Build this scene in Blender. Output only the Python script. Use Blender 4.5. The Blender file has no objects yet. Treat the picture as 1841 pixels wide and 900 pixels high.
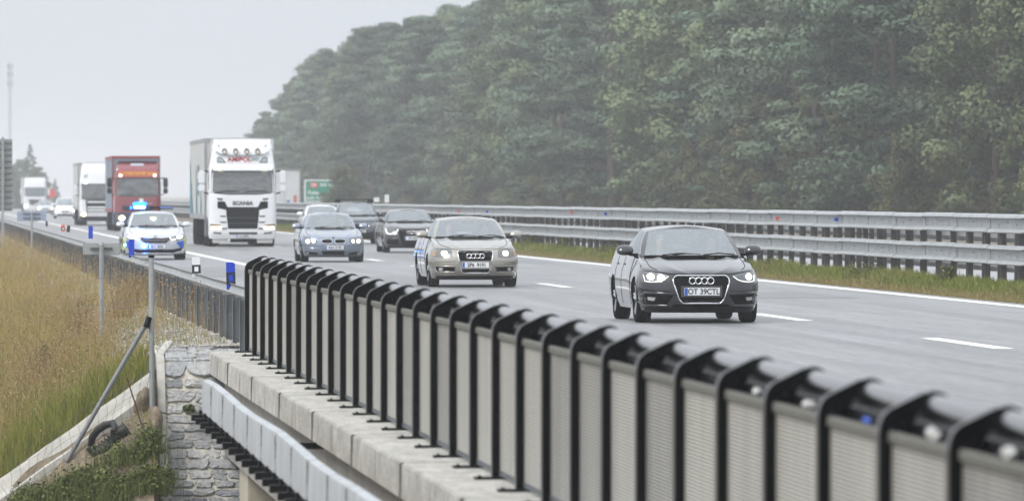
import bpy, bmesh, math, random
import numpy as np
from mathutils import Vector, Matrix
PI = math.pi
random.seed(7); RNG = np.random.default_rng(7)
SC = bpy.context.scene
COL = SC.collection

# ------------------------------------------------------------------ camera frame
F_PX = 11800.0; W_PX = 1841.0; CX = 920.5; HY = 353.5; H = 1.84
TAN = (CX + 138.0) / F_PX
TH = math.atan(TAN); CT, ST = math.cos(TH), math.sin(TH)
def gx(px, z): t = (px - CX) / F_PX; return z * (ST + t * CT)
def gy(px, z): t = (px - CX) / F_PX; return z * (CT - t * ST)
def zof(px, X): t = (px - CX) / F_PX; return X / (ST + t * CT)      # depth at which lateral X shows at column px
def at(px, py, z): return Vector((gx(px, z), gy(px, z), H - (py - HY) / F_PX * z))

cam = bpy.data.cameras.new('camera'); camo = bpy.data.objects.new('camera', cam); COL.objects.link(camo)
camo.location = (0, 0, H); camo.rotation_euler = (PI / 2, 0, -TH)
cam.sensor_fit = 'HORIZONTAL'; cam.sensor_width = 36.0; cam.lens = 36.0 * F_PX / W_PX
cam.shift_y = -(450 - HY) / W_PX
cam.clip_start = 0.5; cam.clip_end = 9000
cam.dof.use_dof = True; cam.dof.focus_distance = 104.0; cam.dof.aperture_fstop = 4.5
SC.camera = camo

# ------------------------------------------------------------------ materials
MATS = {}
def mat(name, col, rough=0.6, metal=0.0, var=0.0, vscale=3.0, bump=0.0, bscale=40.0, coat=0.0, spec=0.5, emit=None, estr=0.0,
        stretch=(1, 1, 1), col2=None, attr=None, orand=0.0, trans=None):
    m = bpy.data.materials.new(name); m.use_nodes = True
    nt = m.node_tree; N = nt.nodes; Lk = nt.links
    b = N['Principled BSDF']
    b.inputs['Roughness'].default_value = rough; b.inputs['Metallic'].default_value = metal
    b.inputs['Specular IOR Level'].default_value = spec
    b.inputs['Coat Weight'].default_value = coat; b.inputs['Coat Roughness'].default_value = 0.05
    c = (*col, 1.0)
    b.inputs['Base Color'].default_value = c
    src = None
    if var or col2 or bump or attr:
        tc = N.new('ShaderNodeTexCoord'); mp = N.new('ShaderNodeMapping'); mp.inputs['Scale'].default_value = stretch
        oi0 = N.new('ShaderNodeObjectInfo'); ofs = N.new('ShaderNodeVectorMath'); ofs.operation = 'MULTIPLY_ADD'     # every copy gets its own patch of the pattern
        ofs.inputs[1].default_value = (37.0, 53.0, 29.0); Lk.new(oi0.outputs['Random'], ofs.inputs[0]); Lk.new(tc.outputs['Object'], ofs.inputs[2])
        Lk.new(ofs.outputs[0], mp.inputs['Vector'])
    if col2 is not None and attr is None:
        n = N.new('ShaderNodeTexNoise'); n.inputs['Scale'].default_value = vscale; n.inputs['Detail'].default_value = 6; n.inputs['Roughness'].default_value = .65
        Lk.new(mp.outputs[0], n.inputs['Vector'])
        r = N.new('ShaderNodeValToRGB'); r.color_ramp.elements[0].position = .35; r.color_ramp.elements[1].position = .68
        r.color_ramp.elements[0].color = c; r.color_ramp.elements[1].color = (*col2, 1)
        Lk.new(n.outputs['Fac'], r.inputs['Fac']); src = r.outputs[0]
    if attr is not None:
        a = N.new('ShaderNodeAttribute'); a.attribute_name = attr
        r = N.new('ShaderNodeMix'); r.data_type = 'RGBA'; r.inputs[6].default_value = c; r.inputs[7].default_value = (*(col2 or col), 1)
        Lk.new(a.outputs['Fac'], r.inputs[0]); src = r.outputs[2]
    if var:
        n = N.new('ShaderNodeTexNoise'); n.inputs['Scale'].default_value = vscale * 2.3; n.inputs['Detail'].default_value = 8; n.inputs['Roughness'].default_value = .7
        Lk.new(mp.outputs[0], n.inputs['Vector'])
        mr = N.new('ShaderNodeMapRange'); mr.inputs[1].default_value = .25; mr.inputs[2].default_value = .75
        mr.inputs[3].default_value = 1 - var; mr.inputs[4].default_value = 1 + var
        Lk.new(n.outputs['Fac'], mr.inputs[0])
        mx = N.new('ShaderNodeVectorMath'); mx.operation = 'SCALE'
        if src is not None: Lk.new(src, mx.inputs[0])
        else: mx.inputs[0].default_value = col
        Lk.new(mr.outputs[0], mx.inputs['Scale']); src = mx.outputs[0]
    if orand:
        oi = N.new('ShaderNodeObjectInfo'); hs = N.new('ShaderNodeHueSaturation')
        mr = N.new('ShaderNodeMapRange'); mr.inputs[3].default_value = 1 - orand; mr.inputs[4].default_value = 1 + orand
        Lk.new(oi.outputs['Random'], mr.inputs[0]); Lk.new(mr.outputs[0], hs.inputs['Value'])
        w = N.new('ShaderNodeTexWhiteNoise'); w.noise_dimensions = '1D'; Lk.new(oi.outputs['Random'], w.inputs['W'])
        mr2 = N.new('ShaderNodeMapRange'); mr2.inputs[3].default_value = .5 - orand * .12; mr2.inputs[4].default_value = .5 + orand * .06
        Lk.new(w.outputs['Value'], mr2.inputs[0]); Lk.new(mr2.outputs[0], hs.inputs['Hue'])
        if src is not None: Lk.new(src, hs.inputs['Color'])
        else: hs.inputs['Color'].default_value = c
        src = hs.outputs[0]
    if src is not None: Lk.new(src, b.inputs['Base Color'])
    if bump:
        n = N.new('ShaderNodeTexNoise'); n.inputs['Scale'].default_value = bscale; n.inputs['Detail'].default_value = 6
        Lk.new(mp.outputs[0], n.inputs['Vector'])
        bp = N.new('ShaderNodeBump'); bp.inputs['Strength'].default_value = bump; bp.inputs['Distance'].default_value = .02
        Lk.new(n.outputs['Fac'], bp.inputs['Height']); Lk.new(bp.outputs[0], b.inputs['Normal'])
    if emit is not None:
        b.inputs['Emission Color'].default_value = (*emit, 1); b.inputs['Emission Strength'].default_value = estr
    if trans:
        b.inputs['Subsurface Weight'].default_value = 0
    MATS[name] = m
    return m

def glass_mat(name, tint, refl, rough=.02):
    m = bpy.data.materials.new(name); m.use_nodes = True
    nt = m.node_tree; N = nt.nodes; Lk = nt.links; N.clear()
    out = N.new('ShaderNodeOutputMaterial'); tr = N.new('ShaderNodeBsdfTransparent'); gl = N.new('ShaderNodeBsdfGlossy')
    tr.inputs['Color'].default_value = (*tint, 1); gl.inputs['Roughness'].default_value = rough; gl.inputs['Color'].default_value = (.92, .97, 1, 1)
    lw = N.new('ShaderNodeLayerWeight'); lw.inputs['Blend'].default_value = .35
    mr = N.new('ShaderNodeMapRange'); mr.inputs[3].default_value = refl; mr.inputs[4].default_value = .95
    Lk.new(lw.outputs['Fresnel'], mr.inputs[0])
    mx = N.new('ShaderNodeMixShader'); Lk.new(mr.outputs[0], mx.inputs[0]); Lk.new(tr.outputs[0], mx.inputs[1]); Lk.new(gl.outputs[0], mx.inputs[2])
    Lk.new(mx.outputs[0], out.inputs['Surface'])
    MATS[name] = m; return m

# ------------------------------------------------------------------ object helpers
def link(name, me, parent=None, loc=None):
    o = bpy.data.objects.new(name, me); COL.objects.link(o)
    if parent is not None: o.parent = parent
    if loc is not None: o.location = loc
    return o
def tag(o, label=None, cat=None, group=None, kind=None):
    if label: o['label'] = label
    if cat: o['category'] = cat
    if group: o['group'] = group
    if kind: o['kind'] = kind
    return o
def thing(name, label, cat, loc=(0, 0, 0), rz=0.0, group=None):
    o = bpy.data.objects.new(name, None); COL.objects.link(o); o.location = loc; o.rotation_euler = (0, 0, rz)
    o.empty_display_size = .2
    return tag(o, label, cat, group)
def copy_tree(o, parent=None):
    c = o.copy(); COL.objects.link(c)
    if parent is not None: c.parent = parent
    for ch in list(o.children): copy_tree(ch, c)
    return c

class MB:
    """collects geometry for one mesh object"""
    def __init__(s): s.v = []; s.f = []; s.mi = []
    def add(s, vs, fs, mi=0):
        o = len(s.v); s.v += [tuple(p) for p in vs]; s.f += [tuple(i + o for i in f) for f in fs]; s.mi += [mi] * len(fs); return s
    def box(s, x0, x1, y0, y1, z0, z1, mi=0):
        return s.add([(x0, y0, z0), (x1, y0, z0), (x1, y1, z0), (x0, y1, z0), (x0, y0, z1), (x1, y0, z1), (x1, y1, z1), (x0, y1, z1)],
                     [(0, 3, 2, 1), (4, 5, 6, 7), (0, 1, 5, 4), (1, 2, 6, 5), (2, 3, 7, 6), (3, 0, 4, 7)], mi)
    def tube(s, pts, r, n=8, mi=0, cap=True, closed=False):
        pts = [Vector(p) for p in pts]; rs = r if isinstance(r, (list, tuple)) else [r] * len(pts)
        o = len(s.v); m = len(pts)
        up = Vector((0, 0, 1))
        for i, p in enumerate(pts):
            a = pts[(i - 1) % m] if closed else pts[max(i - 1, 0)]; b = pts[(i + 1) % m] if closed else pts[min(i + 1, m - 1)]
            d = (b - a); d = d.normalized() if d.length > 1e-9 else Vector((0, 1, 0))
            u = up if abs(d.z) < .9 else Vector((1, 0, 0))
            e1 = d.cross(u).normalized(); e2 = e1.cross(d).normalized()
            for k in range(n):
                t = 2 * PI * k / n; q = p + (e1 * math.cos(t) + e2 * math.sin(t)) * rs[i]; s.v.append(tuple(q))
        for i in range(m if closed else m - 1):
            j = (i + 1) % m
            for k in range(n):
                k2 = (k + 1) % n
                s.f.append((o + i * n + k, o + j * n + k, o + j * n + k2, o + i * n + k2)); s.mi.append(mi)
        if cap and not closed:
            s.f.append(tuple(o + k for k in range(n))[::-1]); s.mi.append(mi)
            s.f.append(tuple(o + (m - 1) * n + k for k in range(n))); s.mi.append(mi)
        return s
    def grid(s, P, mi=0, flag=None):
        """P[i][j] points"""
        o = len(s.v); R = len(P); C_ = len(P[0])
        for row in P: s.v += [tuple(p) for p in row]
        for i in range(R - 1):
            for j in range(C_ - 1):
                if flag and not flag(i, j): continue
                s.f.append((o + i * C_ + j, o + i * C_ + j + 1, o + (i + 1) * C_ + j + 1, o + (i + 1) * C_ + j)); s.mi.append(mi)
        return s
    def lathe(s, prof, n=24, axis='x', c=(0, 0, 0), mi=0):
        """prof: (a along axis, r)"""
        P = []
        for k in range(n + 1):
            t = 2 * PI * k / n; row = []
            for a, r in prof:
                if axis == 'x': row.append((c[0] + a, c[1] + r * math.cos(t), c[2] + r * math.sin(t)))
                elif axis == 'z': row.append((c[0] + r * math.cos(t), c[1] + r * math.sin(t), c[2] + a))
                else: row.append((c[0] + r * math.cos(t), c[1] + a, c[2] + r * math.sin(t)))
            P.append(row)
        return s.grid(P, mi)
    def prism(s, poly, a0, a1, axis='y', mi=0):
        """extrude a 2-D polygon; axis y: poly=(x,z); axis x: poly=(y,z); axis z: poly=(x,y)"""
        n = len(poly)
        def P(p, a):
            return (p[0], a, p[1]) if axis == 'y' else ((a, p[0], p[1]) if axis == 'x' else (p[0], p[1], a))
        vs = [P(p, a0) for p in poly] + [P(p, a1) for p in poly]
        fs = [tuple(range(n)), tuple(range(2 * n - 1, n - 1, -1))] + [(i, (i + n), (i + 1) % n + n, (i + 1) % n) for i in range(n)]
        return s.add(vs, fs, mi)
    def build(s, name, m, parent=None, loc=None, smooth=None, bevel=0.0, weld=False, seg=2):
        me = bpy.data.meshes.new(name); me.from_pydata(s.v, [], s.f)
        ms = m if isinstance(m, (list, tuple)) else [m]
        for q in ms: me.materials.append(q)
        if len(ms) > 1: me.polygons.foreach_set('material_index', s.mi)
        bm = bmesh.new(); bm.from_mesh(me)
        if weld: bmesh.ops.remove_doubles(bm, verts=bm.verts, dist=1e-4)
        bmesh.ops.recalc_face_normals(bm, faces=bm.faces)
        if bevel: bmesh.ops.bevel(bm, geom=list(bm.edges), offset=bevel, segments=seg, affect='EDGES', clamp_overlap=True)
        bm.to_mesh(me); bm.free()
        if smooth is not None or bevel:
            me.polygons.foreach_set('use_smooth', [True] * len(me.polygons))
            me.set_sharp_from_angle(angle=math.radians(smooth if smooth is not None else 40))
        return link(name, me, parent, loc)

def text(name, body, size, m, parent, loc, rot=(PI / 2, 0, 0), ext=.002, align='CENTER', sx=1.0, bold=0.0):
    cu = bpy.data.curves.new('t', 'FONT'); cu.body = body; cu.size = size; cu.align_x = align; cu.align_y = 'CENTER'; cu.extrude = ext; cu.offset = bold
    o = bpy.data.objects.new('t', cu); COL.objects.link(o)
    dg = bpy.context.evaluated_depsgraph_get()
    me = bpy.data.meshes.new_from_object(o.evaluated_get(dg)); bpy.data.objects.remove(o)
    me.materials.clear(); me.materials.append(m); me.name = name
    r = link(name, me, parent, loc); r.rotation_euler = rot; r.scale = (sx, 1, 1)
    return r

def quads_mesh(name, V, tint=None, tri=False):
    """V (n,4,3) or (n,3,3) float array -> mesh with per-face 'tint'"""
    n, k = V.shape[0], V.shape[1]
    me = bpy.data.meshes.new(name)
    me.vertices.add(n * k); me.vertices.foreach_set('co', V.reshape(-1).astype(np.float32))
    me.loops.add(n * k); me.loops.foreach_set('vertex_index', np.arange(n * k, dtype=np.int32))
    me.polygons.add(n); me.polygons.foreach_set('loop_start', np.arange(0, n * k, k, dtype=np.int32))
    if tint is not None:
        a = me.attributes.new('tint', 'FLOAT', 'FACE'); a.data.foreach_set('value', tint.astype(np.float32))
    me.update(calc_edges=True); me.validate()
    return me
def join_np(parts):
    return np.concatenate(parts, axis=0)

# ------------------------------------------------------------------ palette
M_ASPH = mat('asphalt', (.148, .151, .158), .43, var=.26, vscale=1.1, stretch=(1, .04, 1), col2=(.208, .211, .218))
def grain(m, sx, sy, amt, rough=True, sz=1):
    nt = m.node_tree; N = nt.nodes; Lk = nt.links; b = N['Principled BSDF']; src = b.inputs['Base Color'].links[0].from_socket
    tc = N.new('ShaderNodeTexCoord'); mp = N.new('ShaderNodeMapping'); mp.inputs['Scale'].default_value = (sx, sy, sz); Lk.new(tc.outputs['Object'], mp.inputs[0])
    n = N.new('ShaderNodeTexNoise'); n.inputs['Scale'].default_value = 1; n.inputs['Detail'].default_value = 3; Lk.new(mp.outputs[0], n.inputs['Vector'])
    mr = N.new('ShaderNodeMapRange'); mr.inputs[1].default_value = .3; mr.inputs[2].default_value = .7; mr.inputs[3].default_value = 1 - amt; mr.inputs[4].default_value = 1 + amt
    Lk.new(n.outputs['Fac'], mr.inputs[0]); sc = N.new('ShaderNodeVectorMath'); sc.operation = 'SCALE'; Lk.new(src, sc.inputs[0]); Lk.new(mr.outputs[0], sc.inputs['Scale']); Lk.new(sc.outputs[0], b.inputs['Base Color'])
    if not rough: return
    n2 = N.new('ShaderNodeMapRange'); n2.inputs[3].default_value = .36; n2.inputs[4].default_value = .52; Lk.new(n.outputs['Fac'], n2.inputs[0]); Lk.new(n2.outputs[0], b.inputs['Roughness'])
grain(M_ASPH, 22, 1.1, .22); grain(M_ASPH, 1.7, .012, .16)
M_ASPH2 = mat('asphalt_far_lanes', (.26, .265, .275), .4, var=.12, vscale=1.0, stretch=(1, .1, 1))
M_PAINT = mat('road_paint', (.78, .78, .76), .6, var=.1, vscale=8)
M_SOIL = mat('soil', (.11, .085, .055), .95, col2=(.19, .16, .115), vscale=5, var=.3, bump=.5)
M_SAND = mat('sandy_soil', (.235, .19, .135), .95, col2=(.13, .105, .075), vscale=7, var=.4, bump=.9, bscale=45)
M_GRAVEL = mat('gravel', (.30, .285, .26), .9, col2=(.16, .15, .125), vscale=14, var=.45, bump=.8, bscale=90)
M_CONC = mat('concrete', (.46, .44, .40), .85, col2=(.34, .325, .29), vscale=1.6, var=.12, bump=.2, bscale=80, stretch=(1, .5, 2.2))
M_CONC_TOP = mat('concrete_ledge', (.46, .45, .42), .85, col2=(.33, .32, .295), vscale=2.6, var=.28, bump=.35, bscale=120)
grain(M_CONC_TOP, 7, 1.6, .15, False, 2.5); grain(M_CONC_TOP, 45, 10, .2, False, 40)
M_CONC_DK = mat('concrete_girder', (.30, .29, .275), .9, col2=(.20, .195, .185), vscale=1.2, var=.2)
M_CREAM = mat('cream_concrete', (.46, .43, .35), .85, col2=(.40, .37, .30), vscale=2, var=.1)
M_KERB = mat('kerb_concrete', (.45, .44, .405), .85, col2=(.34, .33, .30), vscale=4, var=.15, bump=.3)
M_BLACK = mat('black_steel', (.0028, .003, .0042), .45, var=.2, vscale=6, spec=.13)
M_PIPE = mat('black_pipe', (.010, .011, .012), .13, spec=1.0)
M_GALV = mat('galvanised', (.36, .38, .39), .5, metal=.35, col2=(.27, .285, .295), vscale=2.5, var=.14)
M_GALV_D = mat('galvanised_weathered', (.125, .138, .148), .55, metal=.3, col2=(.08, .09, .097), vscale=1.8, var=.25, stretch=(1, 1, .35))
M_POST = mat('dark_post', (.055, .052, .05), .7, metal=.1, var=.3, vscale=4)
M_PLATE = mat('white_plate', (.40, .425, .445), .6, metal=.1, col2=(.31, .33, .345), vscale=2.2, var=.2, stretch=(1, 1, .4))
M_STONE = mat('granite', (.225, .235, .25), .85, var=.45, vscale=9, bump=.7, bscale=25, attr='tint', col2=(.42, .42, .41))
M_MORTAR = mat('mortar', (.55, .53, .47), .95, col2=(.40, .375, .32), vscale=6, var=.2, bump=.4)
M_RUBBER = mat('rubber', (.0035, .0035, .004), .85, var=.2, vscale=10, spec=.1)
M_PLASTIC = mat('black_plastic', (.004, .004, .0045), .5, spec=.2)
M_DARK = mat('dark_recess', (.003, .003, .0035), .8, spec=.08)
M_CHROME = mat('chrome', (.72, .73, .75), .16, metal=1.0)
M_RIM = mat('alloy', (.45, .46, .47), .3, metal=.9)
M_WHITE = mat('white_plastic', (.75, .76, .77), .45)
M_BLUE = mat('blue_plastic', (.003, .045, .48), .4)
M_NAVY = mat('dark_reflector', (.012, .014, .02), .4)
M_ORANGE = mat('orange_reflector', (.72, .10, .03), .4)
M_RUST = mat('rusty_steel', (.07, .03, .018), .85, var=.3, vscale=20)
M_DRAIN = mat('drain_pipe_black', (.010, .011, .012), .55, var=.2)
M_TEXTBLK = mat('plate_ink', (.02, .02, .025), .5)
M_NUMPLATE = mat('plate_white', (.72, .74, .76), .4)
M_EU = mat('plate_blue', (.01, .09, .42), .4)
# ================================================================== terrain
def lerp_tab(tab, x):
    return float(np.interp(x, [a for a, _ in tab], [b for _, b in tab]))
BASE = [(-60, -5.5), (-4.6, -5.45), (3.15, -.24), (3.6, -.21), (4.6, -.2), (4.8, -.12), (18.6, -.12), (18.9, -.03), (19.3, .06), (19.9, .21), (20.3, .14),
        (21.0, -.06), (22.5, -.12), (22.7, -.12), (34, -.12), (36, -.05), (40, .3), (60, .8), (200, 2.0)]
def ground_z(X, Y):
    b = lerp_tab(BASE, X)
    if Y < 87.3 and X < 19.2:
        drop = (87.3 - Y) * .58
        b = max(b - drop, -6.0)
        if X > 3.0: b = min(b, -.24 - drop * 1.0 - min(1, (X - 3.0) / .10) * (.25 + (87.3 - Y) * .75))
        b = max(b, -6.5)
    if X > 3.04 and X < 4.75 and 87.2 < Y < 88.5: b = min(b, -.6)
    return b
xs = [-1500, -400, -100, -40, -20, -10, -5, -2] + list(np.arange(-1, 4.81, .12)) + [5, 8, 12, 16, 18.6, 18.75, 18.9, 19.1, 19.3, 19.6, 20, 20.8, 21.6, 22.2, 22.7, 28, 34, 36, 40, 50, 60, 90, 200, 500, 1500]
ys = [-300, -60, 0, 40, 60, 72, 78] + list(np.arange(80, 87.2, .2)) + [87.28, 87.32] + list(np.arange(87.5, 92, .2)) + list(np.arange(92, 130, 1.0)) + list(np.arange(130, 300, 8.0)) + [300, 400, 600, 900, 1500, 2500, 4000]
def nz(x, y):
    return .035 * math.sin(x * 3.1 + y * 1.7) + .03 * math.sin(x * 7.3 - y * 4.1 + 1.3) + .02 * math.sin(y * 9.7 + x * 5.9)
g = MB()
P = [[(x, y, ground_z(x, y) + (nz(x, y) * .8 if x < 3.2 else 0)) for x in xs] for y in ys]
g.grid(P)
gr = tag(g.build('ground', M_SOIL, smooth=60), kind='structure')

def sheet(name, x0, x1, y0, y1, z, m, ny=1):
    b = MB(); Y = np.linspace(y0, y1, ny + 1)
    b.grid([[(x0, y, z), (x1, y, z)] for y in Y])
    return tag(b.build(name, m), kind='structure')
b = MB(); b.box(4.78, 18.82, -40, 3000, -.3, 0); tag(b.build('road', M_ASPH), kind='structure')
b = MB(); b.box(22.72, 34.2, -40, 3000, -.3, 0); tag(b.build('far_carriageway', M_ASPH2), kind='structure')
sheet('lane_marking', 8.58, 8.83, -40, 1400, .004, M_PAINT)
sheet('lane_marking', 18.18, 18.50, -40, 1400, .004, M_PAINT)
sheet('lane_marking', 23.2, 23.5, -40, 1400, .004, M_PAINT)
sheet('lane_marking', 30.9, 31.15, -40, 1400, .004, M_PAINT)
b = MB()
for k in range(-4, 50):
    y0 = (79.4 - 13.05 * .0893) / .996 + 18.05 * k
    b.grid([[(12.92, y0, .004), (13.17, y0, .004)], [(12.92, y0 + 6, .004), (13.17, y0 + 6, .004)]])
    b.grid([[(27.0, y0, .004), (27.25, y0, .004)], [(27.0, y0 + 6, .004), (27.25, y0 + 6, .004)]])
tag(b.build('lane_marking', M_PAINT), kind='structure')

M_PATCH = mat('asphalt_patch', (.135, .137, .142), .44, var=.2, vscale=1.5, stretch=(1, .1, 1)); M_SEAM = mat('joint_sealant', (.035, .036, .04), .4)
rndp = random.Random(12)
for (x0, x1, y0, y1) in ((9.6, 12.3, 131, 152), (13.6, 16.9, 118, 126), (5.2, 8.0, 150, 171), (14.0, 17.6, 180, 214), (9.2, 11.4, 226, 240)):
    sheet('asphalt_repair', x0, x1, y0, y1, .003, M_PATCH)
# gravel verge beside the guardrail (uneven strip)
b = MB(); P = []
for y in list(np.arange(88.45, 180, .5)) + list(np.arange(180, 420, 10)):
    wl = 2.75 + .35 * math.sin(y * .31) + .2 * math.sin(y * 1.7)
    P.append([(wl + (4.75 - wl) * t, y, ground_z(wl + (4.75 - wl) * t, y) + .03 + .012 * math.sin(17 * t + y * 5)) for t in np.linspace(0, 1, 9)])
b.grid(P); tag(b.build('gravel_verge', M_GRAVEL, smooth=60), kind='structure')

# stones lying on the verge
vs = []
def pebbles(name, n, fx, size, m, kind='stuff'):
    ico = [(0, 0, 1), (.89, 0, .3), (.28, .85, .3), (-.72, .53, .3), (-.72, -.53, .3), (.28, -.85, .3), (0, 0, -.6)]
    tri = [(0, 1, 2), (0, 2, 3), (0, 3, 4), (0, 4, 5), (0, 5, 1), (6, 2, 1), (6, 3, 2), (6, 4, 3), (6, 5, 4), (6, 1, 5)]
    V = []
    for _ in range(n):
        x, y, z = fx(); r = size * random.uniform(.5, 1.6); sc = [random.uniform(.7, 1.3) for _ in range(3)]; a = random.uniform(0, 6.28)
        vv = [(x + r * (p[0] * sc[0] * math.cos(a) - p[1] * sc[1] * math.sin(a)), y + r * (p[0] * sc[0] * math.sin(a) + p[1] * sc[1] * math.cos(a)), z + r * p[2] * sc[2] * .8) for p in ico]
        for t in tri: V.append([vv[i] for i in t])
    V = np.array(V, dtype=np.float32)
    me = quads_mesh(name, V, np.repeat(RNG.random(n), 10)); me.materials.append(m)
    return tag(link(name, me), kind=kind)
def verge_pt():
    y = 88.5 + 60 * random.random() ** 2; x = random.uniform(2.6, 4.6)
    return x, y, ground_z(x, y) + .03
pebbles('gravel_stones', 5200, verge_pt, .028, mat('pebble', (.42, .40, .37), .9, col2=(.17, .16, .145), attr='tint'))

# ================================================================== bridge: deck, cornice blocks, girder, abutment
br = thing('road_bridge', 'concrete motorway bridge with pale cornice blocks along its outer edge', 'bridge', (4.3, 60, -.23))
def bl(p): return (p[0] - 4.3, p[1] - 60, p[2] + .23)
def rel(mb):
    mb.v = [bl(p) for p in mb.v]; return mb
M_JOINT = mat('joint_shade_dirt', (.10, .098, .09), .95, var=.5, vscale=12); M_JOINT2 = mat('faint_joint', (.27, .265, .24), .9)
yb = 88.0; k = 0
while yb > 16:
    y1 = yb; y0 = yb - 5.96
    b = MB(); b.prism([(3.79, -.52), (4.72, -.50), (4.72, -.215), (3.80, -.228)], y0 + .03, y1 - .03, 'y')
    rel(b).build('edge_block', M_CONC_TOP, br, bevel=.012)
    eb = br.children[-1]
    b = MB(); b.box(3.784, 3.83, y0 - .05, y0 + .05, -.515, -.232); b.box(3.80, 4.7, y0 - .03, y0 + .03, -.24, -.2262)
    rel(b).build('joint', M_JOINT, eb)  # dark strip over each joint, gap shading and dirt painted as one colour
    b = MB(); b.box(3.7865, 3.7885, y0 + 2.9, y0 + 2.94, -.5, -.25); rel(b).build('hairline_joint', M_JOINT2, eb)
    yb -= 5.96; k += 1
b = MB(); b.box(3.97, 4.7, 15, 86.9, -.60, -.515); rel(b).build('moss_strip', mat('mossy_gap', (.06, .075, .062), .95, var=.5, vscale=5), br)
b = MB(); b.box(3.95, 4.7, 15, 86.5, -1.55, -.602); rel(b).build('girder', M_CONC_DK, br)
b = MB(); b.box(4.7, 20.2, -35, 86.5, -1.2, -.31); rel(b).build('deck_slab', M_CONC_DK, br)
b = MB(); b.box(4.06, 20.2, 82.4, 84.6, -7, -1.552); rel(b).build('abutment', M_CREAM, br, bevel=.02)

# ------------------------------------------------------------------ parapet
def arc(cx, cz, r, a0, a1, n): return [(cx + r * math.cos(a0 + (a1 - a0) * i / n), cz + r * math.sin(a0 + (a1 - a0) * i / n)) for i in range(n + 1)]
NB = 33
M_RIB = mat('ribbed_panel', (.42, .41, .375), .6, var=.26, vscale=1.2, stretch=(1, 3, .2), col2=(.375, .365, .335))
def rib(m, pitch):
    nt = m.node_tree; N = nt.nodes; Lk = nt.links; b_ = N['Principled BSDF']
    tc = N.new('ShaderNodeTexCoord'); w = N.new('ShaderNodeTexWave'); w.bands_direction = 'Z'; w.wave_profile = 'SIN'
    w.inputs['Scale'].default_value = 2 * PI / 20 / pitch
    Lk.new(tc.outputs['Object'], w.inputs['Vector'])
    bp = N.new('ShaderNodeBump'); bp.inputs['Strength'].default_value = .9; bp.inputs['Distance'].default_value = .012
    Lk.new(w.outputs['Fac'], bp.inputs['Height']); Lk.new(bp.outputs[0], b_.inputs['Normal'])
rib(M_RIB, .021)
M_RIB2 = mat('smooth_panel', (.45, .44, .405), .6, var=.3, vscale=.9, stretch=(1, 4, .2), col2=(.39, .38, .34)); rib(M_RIB2, .021)
M_RIB3 = mat('grey_ribbed_panel', (.31, .305, .285), .6, var=.28, vscale=1.0, stretch=(1, 3, .2), col2=(.27, .265, .245)); rib(M_RIB3, .021)
M_COP = mat('speckled_coping', (.12, .12, .105), .85, var=.7, vscale=25)
M_FLANGE = mat('post_flange', (.03, .031, .033), .3, spec=.7)  # greyer than the black web: sky sheen along the flange put into its colour
PX0 = 4.25; PY0 = 87.07; ZT = 1.045; ZB = -.222
pp = thing('bridge_parapet', 'bridge parapet of curved black posts with a black handrail pipe and beige ribbed panels', 'railing', (PX0, PY0, ZB))
def ploc(i): return (0, -2.0 * i, 0)
# post outline (x = outwards from outer edge, z from ledge)
hz = ZT - ZB
def bez(a, c, b_, n): return [((1 - t) ** 2 * a[0] + 2 * t * (1 - t) * c[0] + t * t * b_[0], (1 - t) ** 2 * a[1] + 2 * t * (1 - t) * c[1] + t * t * b_[1]) for t in [i / n for i in range(n + 1)]]
outer = [(0, .02)] + bez((0, hz - .185), (.002, hz - .085), (.075, hz - .058), 8) + [(.15, hz - .022)] + bez((.18, hz - .008), (.21, hz + .008), (.245, hz + .004), 4)
inner = [(.20, hz - .05), (.165, hz - .12), (.14, hz - .22), (.125, hz - .3), (.125, .02)]
web = outer + inner
for i in range(NB + 1):
    b = MB(); b.prism(web, -.006, .006, 'y')
    # outer flange strip following the outline
    fl = outer
    b.grid([[(p[0] - .004, yy, p[1]) for p in fl] for yy in (-.04, .04)], 1)
    b.grid([[(p[0] + .004, yy, p[1]) for p in fl] for yy in (-.04, .04)])
    for yy in (-.04, .04): b.grid([[(p[0] - .004, yy, p[1]) for p in fl], [(p[0] + .004, yy, p[1]) for p in fl]], 1)
    b.box(.117, .127, -.022, .022, .02, hz - .3)
    # gusset at the foot and clamp around the pipe
    b.prism([(.0, .02), (.0, .26), (-.0, .26), (.06, .02)], -.02, -.012, 'y')
    po = b.build('post', [M_BLACK, M_FLANGE], pp, ploc(i), smooth=35)
    b = MB(); b.box(-.13, .2, -.09, .09, .0, .018)
    for sx in (-.09, .16):
        for sy in (-.06, .06): b.lathe([(.018, .0), (.018, .010), (.028, .010), (.030, 0)], 6, 'z', (sx, sy, 0))
    b.build('base_plate', M_BLACK, po)
    b = MB(); b.tube([(.255 + .08 * math.cos(t), 0, hz - .077 + .08 * math.sin(t)) for t in np.linspace(-.6, PI * .9, 10)], .010, 5)
    for q in range(3): b.lathe([(-.012, 0), (-.012, .012), (.012, .012), (.012, 0)], 6, 'y', (.07 + .045 * q, -.012, hz - .16 + .03 * q))
    b.build('clamp', M_BLACK, po)
b = MB(); pts = [(.255, 1.0 - 2.0 * j, hz - .077) for j in range(NB + 2)]
b.tube([(.255, .12, hz - .077), (.255, -2.0 * NB - 1, hz - .077)], .073, 20)
b.build('handrail_pipe', M_PIPE, pp, smooth=40)
b = MB(); b.box(.15, .19, -2.0 * NB - 1, .1, hz - .335, hz - .13); b.build('lower_rail', M_BLACK, pp, bevel=.012)
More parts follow.
